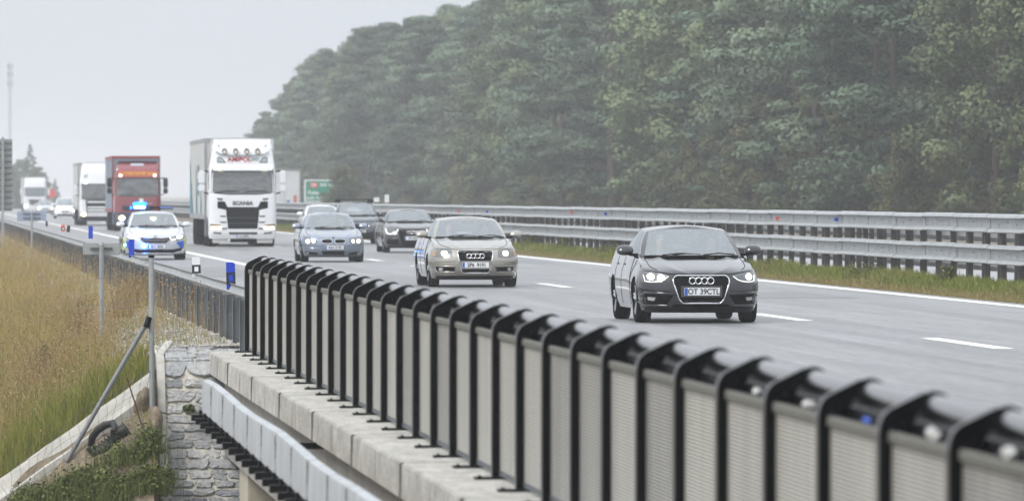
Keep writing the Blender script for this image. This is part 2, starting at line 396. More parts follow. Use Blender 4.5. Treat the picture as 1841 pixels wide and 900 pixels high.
for i in range(NB):
    tilt = random.uniform(-.012, .012)
    b = MB(); b.box(.060, .072, -1.985, -.015, .07, hz - .215)
    m = random.choice([M_RIB, M_RIB, M_RIB2, M_RIB3]) if i > 3 else M_RIB2
    po = b.build('panel', m, pp, ploc(i))
    b = MB(); b.prism([(.042, hz - .215), (.085, hz - .215), (.085, hz - .172), (.05, hz - .168), (.042, hz - .18)], -1.98, -.02, 'y')
    b.build('coping_strip', M_COP, po)
    b = MB(); b.box(.052, .08, -1.98, -.02, .03, .068); b.build('bottom_rail', M_GALV_D, po)
GRADE = .00142        # the bridge edge falls gently towards the camera
pp.rotation_euler = (GRADE, 0, 0); br.rotation_euler = (GRADE, 0, 0); br.location.z -= GRADE * (PY0 - 60)
# white lumps and a blue cap tucked between pipe and post (they rest on the coping, near end)
def lump(name, label, n, m, r):
    b = MB(); P = []
    for a in np.linspace(0, PI, 7):
        row = []
        for t in np.linspace(0, 2 * PI, 13):
            rr = r * (1 + .22 * math.sin(3 * t + 5 * a + n) * math.sin(a))
            rr *= 1 + .3 * math.sin(2 * t + n * 1.7) * math.sin(a); row.append((rr * .7 * math.sin(a) * math.cos(t), rr * 3.2 * math.sin(a) * math.sin(t), rr * .62 * math.cos(a) * (1 + .25 * math.sin(4 * t + n))))
        P.append(row)
    b.grid(P); o = b.build(name, m, None, (PX0 + .095, PY0 - 2.0 * n - 1.985 + 1.0, ZB + hz - .168 + r * .5 - GRADE * (2.0 * n + 1)), smooth=60)
    return tag(o, label, 'litter')
M_FOAM = mat('white_foam', (.47, .47, .46), .9, var=.2, vscale=20)
lump('foam_lump', 'small white foam lump on the parapet coping, furthest left of the white ones', 26, M_FOAM, .035)
lump('foam_lump', 'white foam lump on the parapet coping, in the bay just left of the blue one', 27, M_FOAM, .033)
lump('foam_lump', 'bright blue plastic lump on the parapet coping behind a black post', 28, mat('blue_cap', (.02, .10, .55), .5), .021)
lump('foam_lump', 'large white foam lump on the parapet coping, just right of the blue one', 29, M_FOAM, .045)
lump('foam_lump', 'white foam lump on the parapet coping at the right edge of the photo', 30, M_FOAM, .042)

# ------------------------------------------------------------------ plate screen on bracket bars below the cornice
sc = thing('plate_screen', 'row of white metal plates hung below the bridge edge on black bracket bars', 'screen', (3.0, 71, -.53))
sc.rotation_euler = (.0036, 0, 0)
yy = zof(362, 3.0) * CT - .25; yy = gy(362, zof(362, 3.0)); k = 0
M_BAR = M_BLACK
while yy > 32:
    L_ = 2.45 + random.uniform(-.25, .3)
    w0 = .018 * math.sin(k * 1.3); w1 = .018 * math.sin((k + 1) * 1.3)
    b = MB()
    def sp(x, y, z): return (x - 3.0, y - 71, z + .53)
    P = [[sp(3.0, yy - .01, -.475), sp(3.0 + .012, yy - .01, -.17 + w0), sp(3.015, yy - .01, -.145 + w0), sp(3.085, yy - .01, -.135 + w0), sp(3.09, yy - .01, -.16 + w0)],
         [sp(3.0, yy - L_ / 2, -.475), sp(3.002, yy - L_ / 2, -.17 + (w0 + w1) / 2), sp(3.01, yy - L_ / 2, -.145 + (w0 + w1) / 2), sp(3.085, yy - L_ / 2, -.135 + (w0 + w1) / 2), sp(3.09, yy - L_ / 2, -.16 + (w0 + w1) / 2)],
         [sp(3.0, yy - L_ + .03, -.475), sp(3.012, yy - L_ + .03, -.17 + w1), sp(3.015, yy - L_ + .03, -.145 + w1), sp(3.085, yy - L_ + .03, -.135 + w1), sp(3.09, yy - L_ + .03, -.16 + w1)]]
    b.grid(P); po = b.build('plate', M_PLATE, sc, smooth=30)
    b = MB()
    for zz in (-.44, -.32, -.20): b.lathe([(-.008, 0), (-.008, .008), (0, .008)], 6, 'x', sp(3.0, yy - .10, zz))
    b.box(.002, .006, yy - L_ - .03 - 71, yy - L_ + .05 - 71, .06, .38)
    b.build('bolt_row', M_GALV_D, po)
    for d in (.15, L_ * .5 + .1):
        b = MB(); b.box(-.115, .95 if (k % 6 == 3 and d < .2) else .09, yy - d - .05 - 71, yy - d + .05 - 71, -.045, .02); b.box(-.03, .0, yy - d - .03 - 71, yy - d + .03 - 71, .02, .07)
        br_ = b.build('bracket_bar', M_BAR, sc)
    yy -= L_; k += 1

# ------------------------------------------------------------------ stone paved bank with kerb at the abutment
PROF = [(88.9, -.17), (87.3, -.36), (87.08, -.52), (86.8, -1.10), (85.6, -2.35), (84.0, -3.9), (82.0, -5.6)]
cum = [0]
for i in range(1, len(PROF)): cum.append(cum[-1] + math.dist(PROF[i - 1], PROF[i]))
def prof(t, off=0.0):
    t = min(max(t, 0), cum[-1] - 1e-6)
    y = np.interp(t, cum, [p[0] for p in PROF]); z = np.interp(t, cum, [p[1] for p in PROF])
    e = .06; ya = np.interp(t - e, cum, [p[0] for p in PROF]); za = np.interp(t - e, cum, [p[1] for p in PROF])
    yb_ = np.interp(t + e, cum, [p[0] for p in PROF]); zb_ = np.interp(t + e, cum, [p[1] for p in PROF])
    d = Vector((yb_ - ya, zb_ - za)).normalized(); n = Vector((d.y, -d.x));
    if n.y < 0: n = -n
    return y + n.x * off, z + n.y * off
st = thing('stone_bank', 'bank of grey squared stones set in pale mortar below the bridge end', 'stone paving', (3.7, 87, -1))
def sb(p): return (p[0] - 3.7, p[1] - 87, p[2] + 1)
b = MB(); b.grid([[sb((x, *prof(t, .0))) for x in (3.10, 3.5, 4.0, 4.6)] for t in np.linspace(0, cum[-1], 60)]); b.build('mortar_bed', M_MORTAR, st, smooth=60)
random.seed(21)
V = []; T = []
t = .05; mbs = MB(); tints = []
while t < cum[-1] - .4:
    big = 1.0 if t < 1.35 else (.62 if t < 1.9 else .5)
    hh = random.uniform(.24, .36) * (1.0 if t < 1.9 else .72) if t > .1 else .36
    if t > 1.9: hh = random.uniform(.13, .21)
    x = 3.20 + random.uniform(-.02, .02)
    while x < 4.32:
        w = random.uniform(.26, .46) * (1 if t < 1.9 else .8)
        if random.random() < .3 and hh > .2: subs = [(t, t + hh * .52), (t + hh * .52, t + hh)]
        else: subs = [(t, t + hh)]
        for (ta, tb) in subs:
            cxm, ctm = x + w / 2, (ta + tb) / 2; hw, hhh = w / 2 - random.uniform(.008, .026), (tb - ta) / 2 - random.uniform(.008, .024)
            n = 22; ring = []; sk = random.uniform(-.28, .28)
            ph = random.uniform(0, 6)
            for q in range(n):
                a = 2 * PI * q / n
                ca, sa = math.cos(a), math.sin(a)
                e = 10.0
                rr = 1 / ((abs(ca) ** e + abs(sa) ** e) ** (1 / e))
                rr *= 1 + .10 * math.sin(2 * a + ph) + .10 * math.sin(3 * a + ph * 2) + .06 * math.sin(5 * a + ph * 3) + .03 * math.sin(9 * a + ph)
                ring.append((cxm + rr * ca * hw + sk * rr * sa * hhh, ctm + rr * sa * hhh))
            o = len(mbs.v); hgt = random.uniform(.012, .04); tl = random.uniform(-.16, .16)
            for lv, (s_, h_) in enumerate([(1.0, -.02), (.99, hgt * .85), (.93, hgt), (.4, hgt * 1.15)]):
                for (px_, pt_) in ring:
                    X_ = cxm + (px_ - cxm) * s_; T_ = ctm + (pt_ - ctm) * s_
                    y_, z_ = prof(T_, h_ + tl * (T_ - ctm) * .5 + random.uniform(-.010, .010)); mbs.v.append(sb((X_, y_, z_)))
            tn = random.random() ** 1.3
            for lv in range(3):
                for q in range(n):
                    q2 = (q + 1) % n; mbs.f.append((o + lv * n + q, o + lv * n + q2, o + (lv + 1) * n + q2, o + (lv + 1) * n + q)); mbs.mi.append(0); tints.append(tn)
            mbs.f.append(tuple(o + 3 * n + q for q in range(n))); mbs.mi.append(0); tints.append(tn)
        x += w
    t += hh
so = mbs.build('paving_stones', M_STONE, st, smooth=14)
a = so.data.attributes.new('tint', 'FLOAT', 'FACE'); a.data.foreach_set('value', tints)
b = MB()
ycuts = [(0.0, 1.24), (1.26, 2.45), (2.47, 3.6), (3.62, cum[-1])]
kb = []
for (t0, t1) in ycuts:
    P = []
    for t in np.linspace(t0, t1, 12):
        fl = max(0, (1.25 - t)) * .14
        sec = []
        for (x, o_) in ((3.085, -.12), (3.085, .055), (3.095, .065), (3.185, .065), (3.195, .055), (3.195, -.12)):
            y_, z_ = prof(t, o_); sec.append(sb((x + fl, y_, z_)))
        P.append(sec)
    b.grid(P); n_ = len(P[0])
    b.add(P[0], [tuple(range(n_))]); b.add(P[-1], [tuple(range(n_))])
b.build('kerb', M_KERB, st, smooth=35)

# ------------------------------------------------------------------ concrete gutter down the bank
gt = MB(); P = []
for k, X in enumerate(np.linspace(2.98, -.6, 40)):
    Yc = 86.55 - .05 * (2.95 - X)
    z = ground_z(X, Yc)
    wob = .006 * math.sin(X * 9)
    P.append([(X, Yc + .42, z + .26 + wob), (X, Yc + .40, z + .30 + wob), (X, Yc + .26, z + .27 + wob), (X, Yc + .18, z + .10), (X, Yc + .02, z + .01), (X, Yc - .06, z + .07 + wob), (X, Yc - .16, z + .05 + wob), (X, Yc - .18, z - .25)])
gt.grid(P); gt.add(P[0], [tuple(range(8))])
tag(gt.build('concrete_gutter', M_KERB, smooth=35), 'pale concrete drainage gutter running down the grass bank', 'gutter')

# boulder-like concrete lump between gutter and stone bank
def rock(name, label, loc, sx, sy, sz, m, seed):
    rnd = random.Random(seed); b = MB(); P = []
    ph = [rnd.uniform(0, 6) for _ in range(6)]
    for a in np.linspace(0, PI, 13):
        row = []
        for t in np.linspace(0, 2 * PI, 25):
            r = 1 + .16 * math.sin(2 * t + ph[0] + a * 2) * math.sin(a) + .1 * math.sin(5 * t + ph[1]) * math.sin(a) ** 2 + .07 * math.sin(7 * a + 3 * t + ph[2]) * math.sin(a)
            row.append((sx * r * math.sin(a) * math.cos(t), sy * r * math.sin(a) * math.sin(t), sz * r * math.cos(a)))
        P.append(row)
    b.grid(P); return tag(b.build(name, m, None, loc, smooth=50), label, 'rock')
rock('concrete_lump', 'rounded beige concrete lump leaning against the kerb of the stone bank', at(277, 775, 86.0), .12, .22, .33, M_SAND, 3)
rock('earth_lump', 'brown crumbling earth lump between the gutter end and the galvanised post', at(262, 725, 86.3), .13, .18, .22, M_SAND, 5)
# sandy soil patch over the bank below the gutter
b = MB(); P = []
for Y in np.linspace(86.45, 82.6, 22):
    P.append([(x, Y, ground_z(x, Y) + .045 + nz(x, Y) * .8 + .02 * math.sin(x * 23 + Y * 31)) for x in np.linspace(.2, 3.10, 40)])
b.grid(P); tag(b.build('sandy_bank', M_SAND, smooth=60), kind='structure')

# ------------------------------------------------------------------ drain pipe loop, rusty rod
b = MB(); z0 = 85.95
ring = [(163, 800), (166, 785), (176, 772), (190, 763), (203, 760), (207, 768), (203, 776)]
pts = [at(x, y, z0 - .06 * i) for i, (x, y) in enumerate(ring)]
b.tube(pts, [.045, .05, .05, .05, .05, .045, .04], 10)
dp = thing('drain_pipe', 'black plastic drain pipe lying in a loop on the sandy bank', 'pipe', at(200, 812, z0))
o_ = dp.location
b.v = [tuple(Vector(v) - o_) for v in b.v]; b.build('pipe_loop', M_DRAIN, dp, smooth=50)
b = MB(); pts = [at(160, 802, z0), at(172, 815, z0), at(186, 808, z0 - .05), at(200, 796, z0), at(214, 783, z0), at(228, 772, z0)]
b.tube(pts, [.055, .075, .085, .085, .10, .10], 14)
for k in range(10):
    p = at(178 + k * 5.5, 811 - k * 4.4, z0 - .02); q = at(178 + k * 5.5 + 2, 811 - k * 4.4 - 1.6, z0 - .02)
    b.tube([p, q], .098 + .011 * k / 9, 14)
b.v = [tuple(Vector(v) - o_) for v in b.v]; b.build('pipe_end', M_DRAIN, dp, smooth=50)
b = MB(); p0 = at(258, 775, 85.9); p1 = at(228, 678, 86.0)
b.tube([tuple(Vector((0, 0, 0))), tuple((p1 - p0) * .5 + Vector((.004, 0, .0))), tuple(p1 - p0)], .011, 6)
tag(b.build('rusty_rod', M_RUST, None, p0, smooth=50), 'thin rusty steel rod stuck slanting in the soil beside the galvanised post', 'rod')

# ------------------------------------------------------------------ fence post with brace and wire mesh
zf = 86.15
base = at(273.5, 735, zf); top = at(272, 461, zf)
wf = thing('wire_fence', 'galvanised fence post with slanting brace and torn wire mesh at the bank', 'fence', base)
b = MB(); b.tube([(0, 0, -.3), tuple(top - base)], .036, 14); b.build('post', M_GALV, wf, smooth=50)
b = MB(); b.tube([tuple(top - base + Vector((0, 0, -.015))), tuple(top - base + Vector((0, 0, .02)))], .041, 14); b.build('cap', M_BLACK, wf, smooth=50)
b = MB(); b.tube([tuple(at(120, 828, zf - .1) - base), tuple(at(267, 574, zf - .02) - base)], .032, 12)
b.build('brace', mat('brace_grey', (.20, .21, .215), .55, metal=.3, var=.15), wf, smooth=50)
b = MB(); b.tube([tuple(at(262, 588, zf - .05) - base), tuple(at(269, 570, zf - .02) - base)], .04, 12); b.build('brace_clamp', M_BLACK, wf, smooth=50)
b = MB(); rnd = random.Random(4)
def wpt(u, v):
    # u along the bank (0 at post, 1 down left), v up
    bx, by = 268 - 250 * u, 765 + 150 * u - 10 * math.sin(u * 5)
    return at(bx + 4 * math.sin(7 * v + u * 9), by - v * (95 - 15 * u) + 4 * math.sin(u * 13 + v * 4), zf - .25) - base
for k in range(17):
    u = k / 16
    b.tube([tuple(wpt(u, v)) for v in np.linspace(0, 1, 6)], .0022, 4, cap=False)
for v in (0, .33, .66, 1):
    b.tube([tuple(wpt(u, v)) for u in np.linspace(0, 1, 30)], .0022, 4, cap=False)
for (x0, y0, x1, y1, zz) in ((270, 470, 160, 505, 95), (270, 535, 150, 548, 95), (270, 470, 243, 452, 88), (270, 545, 205, 552, 90), (270, 588, 235, 600, 88)):
    a_ = at(x0, y0, zf) - base; c_ = at(x1, y1, zz) - base
    b.tube([tuple(a_), tuple((a_ + c_) / 2 + Vector((0, 0, -.03))), tuple(c_)], .003, 4, cap=False)
b.build('wire_mesh', M_GALV_D, wf)

# ------------------------------------------------------------------ near guardrail
M_GALV_L = mat('galvanised_edge_highlight', (.22, .235, .25), .55, metal=.3, var=.3, vscale=3)  # paler than the web: edge highlight of the posts painted into the flange
gl = thing('guardrail', 'grey steel guardrail with closely seen sigma posts continuing the bridge parapet', 'guardrail', (4.32, 88, -.2))
b = MB()
sec = [(.0, .50), (.02, .53), (.045, .60), (.02, .67), (.0, .70), (.02, .73), (.045, .79), (.03, .825), (0, .83)]
ysg = [87.2 + 4 * i for i in range(200)]
for i in range(len(ysg) - 1):
    P = [[(x + .03, y - 88, z - .02 + .004 * math.sin(y)) for (x, z) in sec] for y in (ysg[i] + .01, ysg[i + 1])]
    b.grid(P)
b.build('beam', M_GALV, gl, smooth=30)
def sigma_post(mb, x, y, z0, z1):
    mb.box(x - .096, x + .02, y - .003, y + .003, z0, z1 - .012 * ((y * 7.3) % 1), 0); mb.box(x - .101, x - .096, y - .03, y + .003, z0, z1, 1); mb.box(x + .02, x + .024, y - .015, y + .003, z0, z1, 0)
    mb.box(x, x + .035, y - .05, y + .05, z1 - .12, z1 - .02)
proto = None; rest = MB(); rnd = random.Random(5)
for i in range(330):
    y = 87.9 + 2.0 * i
    if i < 100:
        if proto is None:
            q = MB(); sigma_post(q, 0, 0, -.35, .66); proto = q.build('post', [M_GALV_D, M_GALV_L], gl, (.0, y - 88, 0))
        else:
            c = proto.copy(); COL.objects.link(c); c.parent = gl; c.location = (0, y - 88, rnd.uniform(-.02, .015))
            c.rotation_euler = (rnd.uniform(-.012, .012), 0, rnd.uniform(-.03, .03))
    else: sigma_post(rest, 0, y - 88, -.35, .66)
tag(rest.build('distant_posts', [M_GALV_D, M_GALV_L], gl), kind='stuff'); 

# delineators standing on the guardrail
def delineator(px, y0, y1, w, body, band, label, lean=0.0):
    z = zof(px, 4.40); p = at(px, y1, z); h = (y1 - y0) * z / F_PX; ww = w * z / F_PX
    t = thing('delineator', label, 'delineator', p, 0, 'delineators on the near guardrail')
    b = MB(); b.prism([(-ww / 2, 0), (ww / 2, 0), (ww / 2, h - .02), (ww / 2 - .03, h), (-ww / 2, h)], -.02, .02, 'y'); b.build('marker_body', body, t, bevel=.006)
    if band is not None:
        b = MB(); zc = h * .42; hh = h * .21
        b.box(-ww / 2 - .002, ww / 2 + .002, -.0225, .0225, zc - hh, zc + hh); bd = b.build('band', M_NAVY, t)
        b = MB(); q = ww * .24; b.box(-q, q, -.0245, -.0226, zc - hh * .55, zc + hh * .55); b.build('reflector', band, bd)
    t.rotation_euler = (0, lean, 0)
    return t
delineator(415.5, 471, 520, 16, M_BLUE, M_BLUE, 'bright blue delineator with a black band, nearest to the bridge parapet', -.025)
delineator(353.5, 462, 499, 15, M_WHITE, M_WHITE, 'white delineator with a black band on the near guardrail', -.03)
delineator(236.5, 430, 463, 10, M_BLUE, None, 'dark blue delineator on the guardrail in front of the police car')
delineator(163, 406, 429, 8, M_BLUE, None, 'small blue delineator on the guardrail below the white lorry')
delineator(122.5, 405, 417, 6, M_NAVY, None, 'short dark delineator beside the red and white marker', .1)
delineator(113.5, 404, 416, 7, M_ORANGE, M_WHITE, 'red and white marker on the far part of the near guardrail')
delineator(84, 397, 407, 4, M_NAVY, None, 'thin dark delineator beside the small sign seen from behind')

# ------------------------------------------------------------------ median guardrails
def w_beam(mb, X, z0, z1, ya, yb, sgn):
    """two ridges facing -X*sgn"""
    h = z1 - z0; e = .115
    sec = [(0, z1 - .02), (-.015 * sgn, z1), (-e * .45 * sgn, z1 - .006), (-e * .85 * sgn, z1 - .04), (-e * sgn, z1 - .075), (-e * .85 * sgn, z1 - .092), (-.030 * sgn, z1 - .096), (-.022 * sgn, z0 + .098), (-e * .45 * sgn, z0 + .090), (-e * .85 * sgn, z0 + .058), (-e * sgn, z0 + .022), (-e * .85 * sgn, z0 + .004), (-.02 * sgn, z0)]
    mb.grid([[(X + x, y, z) for (x, z) in sec] for y in (ya, yb)])
def median_rail(name, label, X, sgn, y_start, ncount, dz0=0.0):
    t = thing(name, label, 'guardrail', (X, y_start, .23 + dz0), 0)
    z0 = -.23
    for (a, c) in ((1.163, 1.525), (.575, .946)):
        b = MB()
        for i in range(ncount):
            y = 4 * i
            dz = .006 * math.sin(i * 2.1)
            w_beam(b, 0, a + z0 + dz, c + z0 + dz, y + .012, y + 4 - .004, sgn)
            b.box(-.036 * sgn - .006, -.036 * sgn + .006, y - .012, y + .012, a + z0 + .09, c + z0 - .09); b.lathe([(-.05 * sgn, 0), (-.05 * sgn, .014), (-.03 * sgn, .014)], 6, 'x', (0, y + 2, (a + c) / 2 + z0 + .02)); b.lathe([(-.05 * sgn, 0), (-.05 * sgn, .012), (-.03 * sgn, .012)], 6, 'x', (0, y + 1, (a + c) / 2 + z0 - .03)); b.lathe([(-.05 * sgn, 0), (-.05 * sgn, .012), (-.03 * sgn, .012)], 6, 'x', (0, y + 3, (a + c) / 2 + z0 - .03))
        b.build('beam', M_GALV, t, smooth=30)
    pr = None; rs = MB(); rnd = random.Random(9)
    for i in range(ncount * 2):
        y = 2 * i + 1.0
        def geom(mb, y): mb.box(.005 * sgn if sgn > 0 else -.115, .115 if sgn > 0 else -.005, y - .05, y + .05, -.35, 1.26)
        if i < 100:
            if pr is None: q = MB(); geom(q, 0); pr = q.build('post', M_POST, t, (0, y, 0), bevel=.006, seg=1)
            else:
                c = pr.copy(); COL.objects.link(c); c.parent = t; c.location = (rnd.uniform(-.01, .01), y, rnd.uniform(-.01, .01)); c.rotation_euler = (rnd.uniform(-.008, .008), rnd.uniform(-.008, .008), rnd.uniform(-.05, .05))
        else: geom(rs, y)
    tag(rs.build('distant_posts', M_POST, t), kind='stuff')
    return t
mr_ = median_rail('guardrail', 'tall double beam steel guardrail along the grassy median, nearer of the two', 20.0, 1, 98.0, 220)
median_rail('guardrail', 'second double beam guardrail standing behind the first on the median', 21.7, -1, 98.0, 220, -.25)
for (px, py, m, lb) in ((1394, 392.5, M_ORANGE, 'orange reflector'), (1500, 394.5, M_BLUE, 'blue reflector'), (1025, 382, M_ORANGE, 'orange reflector'), (1086, 384.5, M_BLUE, 'blue reflector'), (823, 379.5, M_ORANGE, 'orange reflector'), (873, 380.5, M_BLUE, 'blue reflector')):
    z = zof(px, 19.9); p = at(px, py, z)
    b = MB(); b.box(-.045, .045, -.05, .05, -.035, .035); b.build('reflector', m, mr_, (19.945 - 20.0, p.y - 98.0, p.z - .23), bevel=.006)

# km plates on the median rail
def small_plate(px, y0, y1, w, label):
    z = zof(px, 20.6); p = at(px, y1, z); h = (y1 - y0) * z / F_PX; ww = w * z / F_PX
    t = thing('distance_plate', label, 'sign', (p.x, p.y, 1.4))
    b = MB(); b.box(-ww / 2, ww / 2, -.01, .01, p.z - 1.4, p.z + h - 1.4); b.build('plate', M_WHITE, t)
    b = MB(); b.tube([(0, .025, -.3), (0, .025, p.z + h * .7 - 1.4)], .018, 8); b.build('pole', M_GALV, t)
small_plate(695.5, 350, 364, 8, 'small white upright plate above the median guardrail beside the black car')
small_plate(677, 355, 363, 10, 'small grey plate right beside the roof rack of the dark estate car')

# ------------------------------------------------------------------ signs seen from behind on the left bank
def back_sign(px, py0, py1, w, base_y, z, label, bars, mplate):
    base = at(px, base_y, z); h0 = (base_y - py1) * z / F_PX; h1 = (base_y - py0) * z / F_PX; ww = w * z / F_PX
    t = thing('road_sign', label, 'sign', base, random.uniform(-.05, .05))
    b = MB(); b.prism([(-ww / 2, h0), (ww / 2, h0), (ww / 2, h1), (-ww / 2, h1)], .0, .018, 'y'); b.build('plate', mplate, t, bevel=.008)
    pl = t.children[0]
    b = MB()
    for f in bars: b.box(-ww * .3, ww * .3, -.03, -.001, h0 + (h1 - h0) * f - .016, h0 + (h1 - h0) * f + .016)
    b.build('cross_bar', M_GALV_D, pl)
    b = MB(); b.tube([(0, -.065, -.25), (0, -.065, h1 - .01)], .036, 12); b.build('pole', M_GALV, t, smooth=50)
    b = MB(); b.tube([(0, -.065, h1 - .03), (0, -.065, h1 + .012)], [.043, .03], 12); b.build('cap', M_GALV, t, smooth=50)
    return t
back_sign(182, 437, 458, 66, 622, 102.6, 'grey rectangular sign seen from behind on a pole in dry grass, nearest sign', (.55,), mat('sign_back', (.33, .345, .34), .5, metal=.2, var=.06))
back_sign(57, 380, 397, 52, 462, 223, 'small pale blue sign seen from behind with two cross bars', (.28, .75), mat('sign_back_blue', (.30, .37, .46), .5, metal=.2))
# large slatted sign back at the left edge
zB = 262; xR = gx(22, zB); zt_ = at(0, 250, zB).z; zb2 = at(0, 379, zB).z; yB = gy(15, zB)
bs = thing('direction_sign', 'large grey slatted sign panel seen from behind at the left edge', 'sign', (xR - 1.5, yB, ground_z(xR - 1.5, yB)))
gz = bs.location.z; b = MB(); nS = 12; hS = (zt_ - zb2) / nS
for k in range(nS):
    za = zb2 + k * hS
    b.prism([(0, za + .02 - gz), (0, za + hS - .02 - gz), (-.05, za + hS - .05 - gz), (-.05, za + .09 - gz)], -2.6, 1.5, 'x')
b.box(-2.6, 1.5, .0, .03, zb2 - gz, zt_ - gz)
b.build('slats', mat('slat_grey', (.23, .25, .25), .5, metal=.3, var=.12, vscale=2), bs)
for (xo) in (1.12, -1.6):
    b = MB(); b.box(xo - .05, xo + .05, -.16, -.055, -.4, zt_ + .08 - gz); b.build('post', M_GALV, bs)

# green direction sign on the far side
zS = 560; s_ = F_PX / zS
gs = thing('direction_sign', 'green motorway direction sign with a red route box beyond the median', 'sign', (gx(580, zS), gy(580, zS), .2))
hw = 33 / s_; zt_ = at(0, 323, zS).z - .2; zb2 = at(0, 363, zS).z - .2
M_GRN = mat('sign_green', (.0, .22, .13), .4); M_SIGNW = mat('sign_white', (.75, .78, .78), .4); M_SIGNR = mat('sign_red', (.6, .03, .04), .4)
b = MB(); b.box(-hw, hw, 0, .05, zb2, zt_); b.build('frame', M_SIGNW, gs)
b = MB(); b.box(-hw + .12, hw - .12, -.012, -.002, zb2 + .1, zt_ - .1); gp = b.build('panel', M_GRN, gs)
b = MB(); b.box(-hw + .5, -hw + 1.15, -.022, -.014, zt_ - .66, zt_ - .24); b.build('route_box', M_SIGNR, gp)
yy = -.03
text('lettering', 'D5', .34, M_SIGNW, gp, (-hw + .82, yy, zt_ - .45), bold=.01)
text('lettering', 'E50  E53', .36, M_SIGNW, gp, (-hw + 2.0, yy, zt_ - .45), bold=.01)
text('lettering', 'Praha', .42, M_SIGNW, gp, (-hw + .78, yy, zb2 + .78), bold=.01)
text('lettering', '14', .42, M_SIGNW, gp, (hw - .42, yy, zb2 + .78), bold=.01)
text('lettering', 'směr WEST', .36, M_SIGNW, gp, (-hw + 1.05, yy, zb2 + .34), bold=.01)
for xo in (-hw * .6, hw * .6):
    b = MB(); b.box(xo - .06, xo + .06, .05, .15, -.5, zt_ + .05); b.build('post', M_GALV, gs)

# round red sign far away on the median
zR = 900; p = at(93, 347.5, zR)
rs = thing('road_sign', 'round red sign far away above the distant cars', 'sign', (p.x, p.y, 0))
b = MB(); b.lathe([(-.02, 0), (-.02, .62), (.02, .62), (.02, 0)], 24, 'y', (0, 0, p.z)); b.build('disc', M_SIGNR, rs)
b = MB(); b.tube([(0, .06, 0), (0, .06, p.z)], .05, 8); b.build('pole', M_GALV, rs)

# radio mast
zM = 1000; p = at(18, 353, zM); hM = at(0, 112, zM).z
ms_ = thing('radio_mast', 'thin grey lattice radio mast fading into the mist at the left', 'mast', (p.x, p.y, 0))
b = MB(); legs = [(.24 * math.cos(a), .24 * math.sin(a)) for a in (PI / 2, PI / 2 + 2.094, PI / 2 + 4.189)]
for (x, y) in legs: b.tube([(x, y, 0), (x, y, hM - .5)], .03, 6)
nb = 22
for k in range(nb):
    z0 = (hM - .5) * k / nb; z1 = (hM - .5) * (k + 1) / nb
    for q in range(3):
        a_, c_ = legs[q], legs[(q + 1) % 3]
        b.tube([(*a_, z0), (*c_, z1)], .015, 4); b.tube([(*a_, z1), (*c_, z1)], .015, 4)
b.build('lattice', mat('mast_grey', (.3, .31, .32), .6), ms_)
b = MB()
for k, (zz, r) in enumerate(((hM - .6, .2), (hM - 1.9, .24), (hM - 3.3, .2))):
    for q in range(3):
        a = q * 2.094 + .4; b.box(.4 * math.cos(a) - .07, .4 * math.cos(a) + .07, .4 * math.sin(a) - .07, .4 * math.sin(a) + .07, zz - .45, zz + .45)
b.tube([(0, 0, hM - .5), (0, 0, hM + .2)], .04, 6)
b.build('antenna', mat('antenna_grey', (.3, .31, .32), .6), ms_)
# ================================================================== vegetation
def leaf_quads(C, R, n, size, upbias=.3, rng=RNG, asp=1.6):
    """C (k,3) clump centres, R (k,3) radii, n leaves per clump -> (k*n,4,3)"""
    k = len(C)
    d = rng.normal(size=(k, n, 3)); d /= np.linalg.norm(d, axis=2, keepdims=True)
    rad = rng.random((k, n, 1)) ** .45
    P = C[:, None, :] + d * rad * R[:, None, :]
    P = P.reshape(-1, 3)
    nrm = d.reshape(-1, 3) * 1.0 + rng.normal(size=P.shape) * .38; nrm[:, 2] += upbias
    nrm /= np.linalg.norm(nrm, axis=1, keepdims=True)
    a = rng.normal(size=P.shape); u = np.cross(nrm, a); u /= np.linalg.norm(u, axis=1, keepdims=True); v = np.cross(nrm, u)
    s = size * rng.uniform(.4, 1.6, size=(len(P), 1)); u = u * s * asp * .5; v = v * s * .5
    fold = nrm * s * .25
    return np.stack([P - u, P - v + fold, P + u, P + v + fold], axis=1)

